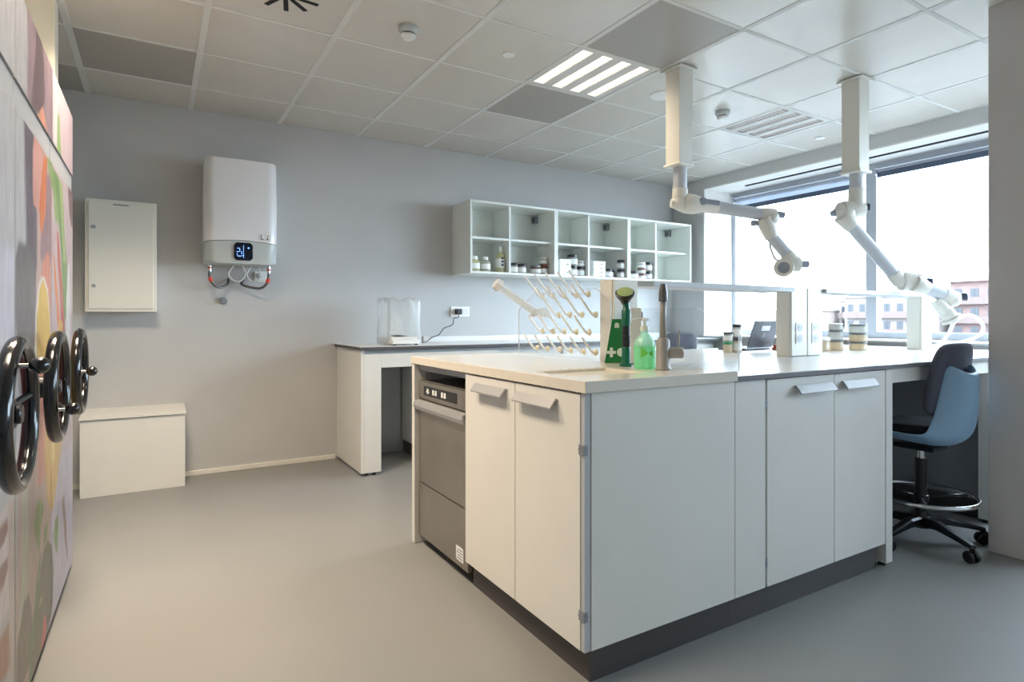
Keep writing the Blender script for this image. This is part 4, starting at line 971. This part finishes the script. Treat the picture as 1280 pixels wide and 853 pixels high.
b = B(); b.cyl(q0+dd*0.10+tv*0.032+Vector((0, 0, 0.014)), q0+dd*0.10+tv*0.052+Vector((0, 0, 0.014)), 0.024, bev=0.003); b.sweep([q0+dd*0.10+tv*0.030+Vector((0, 0, 0.016)), q0+dd*0.20+tv*0.030+Vector((0, 0, 0.012))], 0.018, 12); obj('clamp_cover', b, 'armgrey', j)
q2 = Vector((3.110, 2.245, 1.730))
b = B(); b.cyl(q1, q2, 0.036); obj('upper_tube', b, 'armtube', t)
b = B(); cuff(b, q2-dd*0.03, q2+dd*0.055, 0.040, 0.044); b.ball(q2+dd*0.03+Vector((0, 0, -0.016)), 0.048)
cuff(b, q2+Vector((-0.01, 0.005, -0.020)), q2+Vector((0.035, -0.02, -0.135)), 0.049, 0.041); j = obj('elbow', b, 'armwhite', t)
b = B(); b.cyl(q2+dd*0.04+Vector((0, 0, 0.012)), q2+dd*0.112+Vector((0, 0, 0.010)), 0.019, 0.020, bev=0.004); obj('knob', b, 'armgrey', j)
b = B(); b.cyl(q2-dr*0.062+Vector((0, 0, -0.048)), q2-dr*0.085+Vector((0, 0, -0.050)), 0.018, bev=0.003); b.cyl(q2-dr*0.061+Vector((0, 0, -0.048)), q2+Vector((0, 0, -0.045)), 0.016); obj('knob', b, 'armgrey', j)
q3 = Vector((3.225, 2.176, 1.487)); e0 = q2+Vector((0.033, -0.019, -0.13)); d3 = (q3-e0).normalized()
b = B(); b.cyl(e0, q3, 0.034); obj('lower_tube', b, 'armtube', t)
b = B(); cuff(b, q3-d3*0.02, q3+d3*0.05, 0.038, 0.042); b.ball(q3+d3*0.055, 0.046)
n0 = Vector((3.262, 2.154, 1.437)); cuff(b, n0+dr*0.02, n0-dr*0.05, 0.046, 0.036); j = obj('wrist_joint', b, 'armwhite', t)
b = B(); b.cyl(n0+dr*0.018, n0+dr*0.078, 0.020, 0.022, bev=0.004); obj('knob', b, 'armgrey', j)
b = B(); b.cyl(n0-dr*0.03, n0-dr*0.055+tv*0.02, 0.030); obj('collar', b, 'armtube', j)
nz = (tv*0.80-dr*0.55+Vector((0, 0, -0.10))).normalized(); n1 = n0-dr*0.058+Vector((0, 0, -0.018))
b = B(); b.rev([(0.028, 0), (0.036, 0.002), (0.044, 0.045), (0.055, 0.052), (0.055, 0.064), (0.050, 0.066), (0.036, 0.066), (0.034, 0.060), (0.030, 0.03)], n1, nz); noz = obj('nozzle', b, 'armwhite', t)
b = B(); b.cyl(n1+nz*0.045, n1+nz*0.048, 0.036); obj('nozzle_mesh', b, 'armgrey', noz)
b = B(); b.sweep(crv([q3-d3*0.10-dr*0.04, q3-d3*0.05-dr*0.075+Vector((0, 0, 0.02)), q3-dr*0.075+Vector((0, 0, -0.02)), n0-dr*0.07+Vector((0, 0, 0.03))], 6), 0.007, 10); obj('stay_strap', b, 'armwhite', t)

t = thing('extraction_arm', 'white jointed extraction arm on the square post closer to the pillar', 'extraction arm', (3.73, 2.06, ZC), 'extraction arms hanging from the ceiling')
arm_mount(t, 3.73, 2.06)
A0 = Vector((3.737, 2.057, 0))
b = B(); b.cyl((A0.x, A0.y, 1.90), (A0.x, A0.y, 2.0115), 0.040); obj('drop_tube', b, 'armtube', t)
c0 = A0+Vector((0, 0, 1.80)); h0 = Vector((3.660, 2.104, 1.785)); h1 = Vector((3.772, 2.037, 1.800))
b = B(); cuff(b, (A0.x, A0.y, 1.925), (A0.x, A0.y, 1.80), 0.045, 0.050); b.ball(c0+Vector((-0.008, 0.005, -0.004)), 0.054)
cuff(b, h1, h0, 0.050, 0.058); cuff(b, h0, Vector((3.620, 2.128, 1.772)), 0.056, 0.024); b.ball(h0+Vector((0.02, -0.012, -0.010)), 0.060)
p1 = Vector((3.690, 2.087, 1.720)); p2 = Vector((3.944, 1.934, 1.382)); dp = (p2-p1).normalized()
cuff(b, p1-dp*0.05, p1+dp*0.05, 0.055, 0.043); j = obj('elbow', b, 'armwhite', t)
b = B(); b.cyl(h1+dr*0.0+Vector((0, 0, 0.005)), h1+dr*0.035+tv*0.02+Vector((0, 0, 0.005)), 0.023, bev=0.004); obj('knob', b, 'navy', j)
b = B(); b.cyl((3.632, 2.121, 1.774), (3.604, 2.138, 1.766), 0.019, bev=0.004); obj('knob', b, 'armgrey', j)
b = B(); b.cyl(p1+dp*0.03, p2, 0.0365); obj('upper_tube', b, 'armtube', t)
r0 = Vector((3.992, 1.905, 1.345)); r1 = Vector((4.085, 1.849, 1.340))
b = B(); cuff(b, p2-dp*0.02, p2+dp*0.055, 0.042, 0.044); b.ball(p2+dp*0.052+Vector((0.012, -0.012, 0.012)), 0.044)
cuff(b, r0-dr*0.02, r0+dr*0.06, 0.058, 0.058); cuff(b, r0+dr*0.06, r1+dr*0.035, 0.057, 0.034)
s0 = r0+dr*0.06+tv*0.03+Vector((0, 0, -0.02)); s1 = Vector((4.225, 1.745, 1.245)); ds = (s1-s0).normalized()
cuff(b, s0-ds*0.02, s0+ds*0.07, 0.052, 0.042); j = obj('middle_joint', b, 'armwhite', t)
b = B(); b.cyl(r1+dr*0.018+tv*0.02, r1+dr*0.045+tv*0.04, 0.024, bev=0.004); obj('knob', b, 'navy', j)
b = B(); b.cyl(s0, s1, 0.040); obj('lower_tube', b, 'armtube', t)
b = B(); cuff(b, s1-ds*0.06, s1+ds*0.03, 0.044, 0.044); b.ball(s1+ds*0.01+Vector((0, 0, -0.01)), 0.046); cuff(b, s1+ds*0.01+Vector((0, 0, 0.004)), s1+dr*0.05+Vector((0, 0, 0.008)), 0.034, 0.022)
m0 = s1+Vector((-0.02, 0.012, -0.03)); m1 = Vector((4.205, 1.76, 1.150)); cuff(b, Vector((4.150, 1.80, 1.235)), m1, 0.036, 0.040); j = obj('wrist_joint', b, 'armwhite', t)
b = B(); b.cyl(s1+dr*0.052+Vector((0, 0, 0.004)), s1+dr*0.085+tv*0.02+Vector((0, 0, 0.002)), 0.024, bev=0.004); obj('knob', b, 'navy', j)
nz = (m1-Vector((4.150, 1.80, 1.235))).normalized(); nz = (nz+Vector((0.05, -0.03, -0.25))).normalized()
b = B(); b.rev([(0.034, -0.03), (0.040, -0.02), (0.042, 0.03), (0.056, 0.038), (0.056, 0.056), (0.052, 0.058), (0.040, 0.058), (0.036, 0.05), (0.030, 0.0)], m1, nz); noz = obj('nozzle', b, 'armwhite', t)
b = B(); b.cyl(m1+nz*0.04, m1+nz*0.044, 0.038); obj('nozzle_mesh', b, 'armgrey', noz)

# ------------------------------------------------------------------ chairs
def lab_chair(label, loc, face_deg, shell, seat_z=0.60, ring=True, base_rot=0.0, group=None):
    """local frame: the chair faces -Y"""
    t = thing('lab_chair', label, 'chair', loc, group, math.radians(face_deg))
    kw = dict(local=True)
    b = B()
    def star(k): a = math.radians(base_rot-face_deg+72*k); return Vector((math.cos(a), math.sin(a), 0))
    b.rev([(0, 0.070), (0.042, 0.072), (0.042, 0.115), (0.030, 0.150), (0, 0.150)], (0, 0, 0)); obj('base_hub', b, 'black', t, **kw)
    for k in range(5):
        d = star(k); side = Vector((-d.y, d.x, 0))
        b = B()
        prof = [(0.03, 0.082, 0.130, 0.026), (0.11, 0.090, 0.126, 0.023), (0.19, 0.080, 0.106, 0.020), (0.262, 0.068, 0.088, 0.017), (0.285, 0.066, 0.082, 0.014)]
        rings = []
        for r, z0, z1, w in prof:
            rings.append([b.bm.verts.new(d*r+side*sx_+Vector((0, 0, z))) for sx_, z in ((-w, z0), (w, z0), (w, z1-0.008), (w*0.6, z1), (-w*0.6, z1), (-w, z1-0.008))])
        fs = []
        for a, c in zip(rings, rings[1:]): fs += [b.bm.faces.new((a[i], a[(i+1) % 6], c[(i+1) % 6], c[i])) for i in range(6)]
        fs += [b.bm.faces.new(rings[0][::-1]), b.bm.faces.new(rings[-1])]
        b._tag(fs, False); bmesh.ops.recalc_face_normals(b.bm, faces=fs)
        leg = obj('base_leg', b, 'black', t, **kw)
        b = B(); c = d*0.2755; ax = side
        for sgn in (-1, 1): b.cyl(c+ax*(0.006*sgn)+Vector((0, 0, 0.027)), c+ax*(0.026*sgn)+Vector((0, 0, 0.027)), 0.027, bev=0.005)
        b.cyl(c+Vector((0, 0, 0.040)), c+Vector((0, 0, 0.072)), 0.009); b.sweep(crv([c+d*0.030+Vector((0, 0, 0.035)), c+d*0.018+Vector((0, 0, 0.056)), c-d*0.004+Vector((0, 0, 0.062))], 4), 0.007, 8)
        obj('caster', b, 'black', leg, **kw)
    b = B(); b.cyl((0, 0, 0.1505), (0, 0, seat_z-0.185), 0.026); b.cyl((0, 0, 0.20), (0, 0, 0.235), 0.033, bev=0.004); obj('gas_lift_cover', b, 'black', t, **kw)
    b = B(); b.cyl((0, 0, seat_z-0.1845), (0, 0, seat_z-0.112), 0.015); obj('gas_lift', b, 'chrome', t, **kw)
    if ring:
        b = B(); b.torus((0, 0, 0.232), 0.232, 0.011, 'z', 64, 12); fr = obj('foot_ring', b, 'chrome', t, **kw)
        b = B()
        for k in range(3):
            a = math.radians(30+120*k); b.sweep([(math.cos(a)*0.034, math.sin(a)*0.034, 0.217), (math.cos(a)*0.15, math.sin(a)*0.15, 0.226), (math.cos(a)*0.228, math.sin(a)*0.228, 0.230)], 0.008, 8)
        obj('ring_bracket', b, 'black', fr, **kw)
    # shell: seat pan curving up into the low back
    sp = [(-0.215, seat_z-0.072), (-0.20, seat_z-0.060), (-0.10, seat_z-0.062), (0.05, seat_z-0.066), (0.115, seat_z-0.060), (0.160, seat_z-0.03), (0.178, seat_z+0.04), (0.188, seat_z+0.14), (0.200, seat_z+0.240), (0.218, seat_z+0.262)]
    hw = [0.175, 0.198, 0.206, 0.200, 0.188, 0.164, 0.136, 0.116, 0.106, 0.104]
    th = [0.02, 0.026, 0.036, 0.044, 0.050, 0.054, 0.056, 0.054, 0.046, 0.020]
    b = B(); m = 12; top_r, bot_r = [], []
    P = [Vector((0, p[0], p[1])) for p in sp]
    for i, p in enumerate(P):
        tg = (P[min(i+1, len(P)-1)]-P[max(i-1, 0)]).normalized(); nrm = Vector((0, -tg.z, tg.y))
        tr, br = [], []
        for k in range(m+1):
            u = -1+2*k/m; cup = 0.030*abs(u)**3 * (1.0 if i > 0 else 0.3) + (0.035*abs(u)**2.5 if i >= 5 else 0)
            q = p + Vector((u*hw[i], 0, 0)) + nrm*cup
            tr.append(b.bm.verts.new(q)); br.append(b.bm.verts.new(q-nrm*th[i]*(1-0.75*abs(u)**2)))
        top_r.append(tr); bot_r.append(br)
    fs = []
    for R in (top_r, bot_r):
        for a, c in zip(R, R[1:]): fs += [b.bm.faces.new((a[k], a[k+1], c[k+1], c[k])) for k in range(m)]
    for i in range(len(P)-1):
        for k in (0, m): fs.append(b.bm.faces.new((top_r[i][k], top_r[i+1][k], bot_r[i+1][k], bot_r[i][k])))
    for i in (0, len(P)-1): fs += [b.bm.faces.new((top_r[i][k], top_r[i][k+1], bot_r[i][k+1], bot_r[i][k])) for k in range(m)]
    bmesh.ops.recalc_face_normals(b.bm, faces=fs); b._tag(fs, True)
    sh = obj('shell', b, shell, t, **kw); md = sh.modifiers.new('sub', 'SUBSURF'); md.levels = 1; md.render_levels = 2
    def pad(w, h, d, n=12, curve=0.0):
        """rounded cushion in the XZ plane, thickness along Y"""
        bb = B(); N = 40; rs = []
        for f, s_ in ((0.0, 0.90), (0.12, 0.975), (0.4, 1.0), (0.75, 0.985), (0.95, 0.94), (1.0, 0.86)):
            ring = []
            for k in range(N):
                a = 2*PI*k/N; ca, sa = math.cos(a), math.sin(a); e = 0.42
                x_ = math.copysign(abs(ca)**e, ca)*w*s_; z_ = math.copysign(abs(sa)**e, sa)*h*s_
                ring.append(bb.bm.verts.new((x_, -d*f + curve*(x_/w)**2, z_)))
            rs.append(ring)
        fs = []
        for a, c in zip(rs, rs[1:]): fs += [bb.bm.faces.new((a[i], a[(i+1) % N], c[(i+1) % N], c[i])) for i in range(N)]
        bb._tag(fs, True)
        for ring, f in ((rs[0], 0), (rs[-1], 1)):
            c = bb.bm.verts.new((0, -d*f-(0.004 if f else 0), 0)); g = [bb.bm.faces.new((ring[i], ring[(i+1) % N], c)) for i in range(N)]; bb._tag(g, True); fs += g
        bmesh.ops.recalc_face_normals(bb.bm, faces=fs)
        return bb
    b = pad(0.185, 0.160, 0.050)
    for v in b.bm.verts:
        x_, y_, z_ = v.co; v.co = Vector((x_*(1-0.22*max(0, z_/0.16)), z_-0.052, seat_z-0.062-y_+0.012*(x_/0.195)**2))
    obj('seat_pad', b, 'fabricseat', t, **kw)
    b = pad(0.182, 0.175, 0.038, curve=-0.012)
    for v in b.bm.verts:
        x_, y_, z_ = v.co; nar = 1-0.10*max(0, z_/0.185); v.co = Vector((x_*nar, 0.152+y_+0.030*(z_/0.165), seat_z+0.222+z_))
    obj('back_pad', b, 'fabric', t, **kw)
    b = B(); b.box(-0.07, 0.07, -0.10, 0.09, seat_z-0.138, seat_z-0.1125, 0.008); obj('support', b, 'black', t, **kw)
    return t
lab_chair('blue-shelled lab chair with a charcoal back and chrome foot ring at the knee space', (3.292, 1.492, 0), 179, 'chairblue', 0.60, True, 248, None)
lab_chair('slate-backed lab chair beyond the island, mostly hidden behind the worktop', (3.28, 3.22, 0), 176, 'chairslate', 0.62, True, 20, None)

# ------------------------------------------------------------------ ceiling fittings
def ceiling_lamp(i, j, lab, on):
    x0, y0 = TX+PX*i+0.016, TY+PY*j+0.012; x1, y1 = TX+PX*(i+1)-0.016, TY+PY*(j+1)-0.012
    t = thing('ceiling_light', lab, 'ceiling light', ((x0+x1)/2, (y0+y1)/2, ZC), 'louvred ceiling lights')
    w = (x1-x0)
    sl = [(x0+w*(0.03+0.25*k), x0+w*(0.03+0.25*k)+w*0.135) for k in range(4)]
    b = B(); xs = [x0]+[v for s_ in sl for v in s_]+[x1]
    for k in range(0, len(xs), 2): b.box(xs[k], xs[k+1], y0, y1, ZC+0.001, ZC+0.012)
    for a, c in sl: b.box(a, c, y0, y0+0.022, ZC+0.001, ZC+0.012); b.box(a, c, y1-0.022, y1, ZC+0.001, ZC+0.012)
    b.box(x0, x1, y0, y1, ZC+0.055, ZC+0.06); obj('frame', b, 'tbar', t)
    for a, c in sl:
        b = B(); b.box(a+0.002, c-0.002, y0+0.024, y1-0.024, ZC+0.034, ZC+0.050); st = obj('tube_strip', b, 'lampon' if on else 'lampoff', t)
        b = B()
        n = 16
        for q in range(n+1):
            yy = y0+0.024+(y1-y0-0.048)*q/n; b.box(a+0.002, c-0.002, yy-0.0012, yy+0.0012, ZC+0.003, ZC+0.032)
        b.box(a, a+0.0015, y0+0.022, y1-0.022, ZC+0.003, ZC+0.05); b.box(c-0.0015, c, y0+0.022, y1-0.022, ZC+0.003, ZC+0.05)
        obj('louvre', b, 'chrome' if not on else 'whiteplastic', st)
    return t
ceiling_lamp(0, 2, 'louvred ceiling light at the top edge above the wall cabinet, only a corner showing', True)
ceiling_lamp(4, 2, 'brightly lit four-strip louvred ceiling light beside the first extraction arm post', True)
ceiling_lamp(7, 2, 'dim four-strip louvred ceiling light close to the windows', False)
YC = TY+PY*2.5
def detector(i, lab):
    x = TX+PX*(i+0.5); t = thing('smoke_detector', lab, 'smoke detector', (x, YC, ZC), 'smoke detectors')
    b = B(); b.rev([(0, 0), (0.050, 0), (0.052, 0.010), (0.050, 0.022), (0.040, 0.034), (0, 0.034)], (x, YC, ZC), (0, 0, -1)); obj('base', b, 'heatergrey', t)
    b = B(); b.rev([(0, 0.0345), (0.033, 0.0345), (0.033, 0.040), (0, 0.040)], (x, YC, ZC), (0, 0, -1)); obj('sensor_gap', b, 'ink', t)
    b = B(); b.rev([(0, 0.0405), (0.038, 0.0405), (0.037, 0.050), (0.026, 0.060), (0, 0.062)], (x, YC, ZC), (0, 0, -1)); obj('cap', b, 'whiteplastic', t)
detector(2, 'round smoke detector on the ceiling left of the lit ceiling light')
detector(6, 'round smoke detector on the ceiling between the two extraction arm posts')
def disc(i, r, lab, h=0.008):
    x = TX+PX*(i+0.5)+0.0; b = B(); b.rev([(0, 0), (r, 0), (r, h*0.6), (r*0.93, h), (0, h)], (x, YC, ZC), (0, 0, -1), 36)
    o = obj('ceiling_disc', b, 'whiteplastic'); tag(o, lab, 'ceiling cover', 'round ceiling covers')
disc(3, 0.036, 'small flat white disc on the ceiling tile left of the lit light')
disc(5, 0.085, 'large round speaker cover partly behind the first extraction arm post', 0.006)
disc(8, 0.042, 'small white disc on the ceiling tile nearest the windows')
b = B(); vx, vy = TX+PX*1.5, YC
for k in range(10):
    a = 2*PI*k/10+0.12; d = Vector((math.cos(a), math.sin(a), 0)); s_ = Vector((-d.y, d.x, 0))*0.011
    r0_, r1_ = 0.045, 0.15
    b.prism([((Vector((vx, vy, 0))+d*r+s_*sg)[0], (Vector((vx, vy, 0))+d*r+s_*sg)[1]) for r, sg in ((r0_, -1), (r1_, -1), (r1_, 1), (r0_, 1))], 'z', ZC-0.0025, ZC-0.0003)
o = obj('swirl_vent', b, 'vent'); tag(o, 'black radial slots of a swirl air vent in the ceiling at the top edge', 'vent')

# ------------------------------------------------------------------ outside the windows
o = obj('street_ground', B().box(5.8, 320, -160, 260, -14.5, -14), 'ground'); o['kind'] = 'structure'
def building(label, x, y0, y1, top, wall, floors, cols, teal=False, depth=10, roof=False):
    t = thing('apartment_building', label, 'building', (x+depth/2, (y0+y1)/2, -14), 'apartment buildings across the street')
    b = B(); b.box(x, x+depth, y0, y1, -14, top); obj('facade', b, wall, t)
    b = B()
    if roof: b.prism([(x-0.8, top), (x+depth*0.5, top+1.2), (x+depth+0.5, top)], 'y', y0-0.5, y1+0.5)
    else: b.box(x-0.35, x+depth, y0-0.2, y1+0.2, top+0.0005, top+0.35)
    obj('roof', b, 'broof' if roof else wall, t)
    fh = 2.9; w = (y1-y0)/cols
    for f in range(floors):
        z = top-0.45-fh*(f+1)
        bb = B(); bb.box(x-1.1, x-0.0005, y0+0.3, y1-0.3, z-0.15, z); bb.box(x-1.1, x-1.02, y0+0.3, y1-0.3, z, z+0.95); obj('balcony', bb, 'bteal' if teal else 'bbalc', t)
        for c in range(cols):
            yc = y0+w*(c+0.5); b = B(); b.box(x-0.06, x-0.0005, yc-w*0.24, yc+w*0.24, z+0.1 if c % 2 else z+0.9, z+2.25)
            b.box(x-0.10, x-0.0605, yc-0.04, yc+0.04, z+0.9, z+2.25); obj('window', b, 'bwin', t)
    if roof is False:
        b = B(); b.box(x+2, x+4.5, y0+w*0.4, y0+w*1.3, top+0.36, top+2.0); obj('roof_hut', b, wall, t)
S = 2.6
def zt(z): return 1.113+(z-1.113)*S
building('tall pink brick apartment block with a terracotta roof seen past the far upright', 41*S, 9.5*S, 17.0*S, zt(3.3), 'bpink', 6, 9, roof=True)
building('lower pale apartment block with pink parapets left of the brick block', 40*S, 17.4*S, 22.8*S, zt(2.5), 'bwall', 5, 7)
building('pale apartment block seen between the paired uprights and the window mullion', 47*S, 23.6*S, 27.2*S, zt(2.5), 'bwall', 5, 5)
building('narrow apartment block with teal balconies just right of the paired uprights', 44*S, 27.6*S, 31.0*S, zt(1.7), 'bwall', 4, 4, teal=True)

# ------------------------------------------------------------------ light
w = bpy.data.worlds.new('sky'); sc.world = w; w.use_nodes = True
bg = w.node_tree.nodes['Background']; bg.inputs['Color'].default_value = (0.70, 0.855, 1.0, 1); bg.inputs['Strength'].default_value = 17.0
sun = bpy.data.lights.new('sun', 'SUN'); sun.energy = 5.0; sun.angle = 0.01; sun.color = (1.0, 0.95, 0.86)
so = bpy.data.objects.new('sun', sun); COL.objects.link(so)
so.rotation_euler = Vector((0.03, 0.80, -0.60)).to_track_quat('-Z', 'Y').to_euler()
def area(name, loc, sx_, sy_, power, col, rot=(0, 0, 0), spread=125):
    l = bpy.data.lights.new(name, 'AREA'); l.shape = 'RECTANGLE'; l.size = sx_; l.size_y = sy_; l.energy = power; l.color = col; l.spread = math.radians(spread)
    o = bpy.data.objects.new(name, l); o.location = loc; o.rotation_euler = rot; COL.objects.link(o); return o
WARM = (1.0, 0.84, 0.64)
for i, j, p in ((0, 2, 35), (4, 2, 7), (0, 0, 16)):  # last entry has no fixture: unseen fill added to warm the left side
    if p: area('lamp_or_fill_light', (TX+PX*(i+0.5), TY+PY*(j+0.5), ZC-0.012), 0.5, 0.5, p, WARM)
po = bpy.data.lights.new('window_portal', 'AREA'); po.shape = 'RECTANGLE'; po.size = 5.5; po.size_y = 1.54; po.cycles.is_portal = True
pob = bpy.data.objects.new('window_portal', po); pob.location = (5.52, 1.56, 1.71); pob.rotation_euler = Vector((-1, 0, 0)).to_track_quat('-Z', 'Y').to_euler(); COL.objects.link(pob)

sc.view_settings.view_transform = 'Standard'; sc.view_settings.look = 'None'
sc.view_settings.gamma = 1.0; sc.view_settings.use_curve_mapping = False; sc.view_settings.exposure = 0.32
try:
    sc.cycles.use_denoising = True; sc.cycles.max_bounces = 10; sc.cycles.diffuse_bounces = 5; sc.cycles.transparent_max_bounces = 16
    sc.cycles.sample_clamp_indirect = 6.0; sc.cycles.caustics_reflective = False; sc.cycles.caustics_refractive = False
except Exception: pass
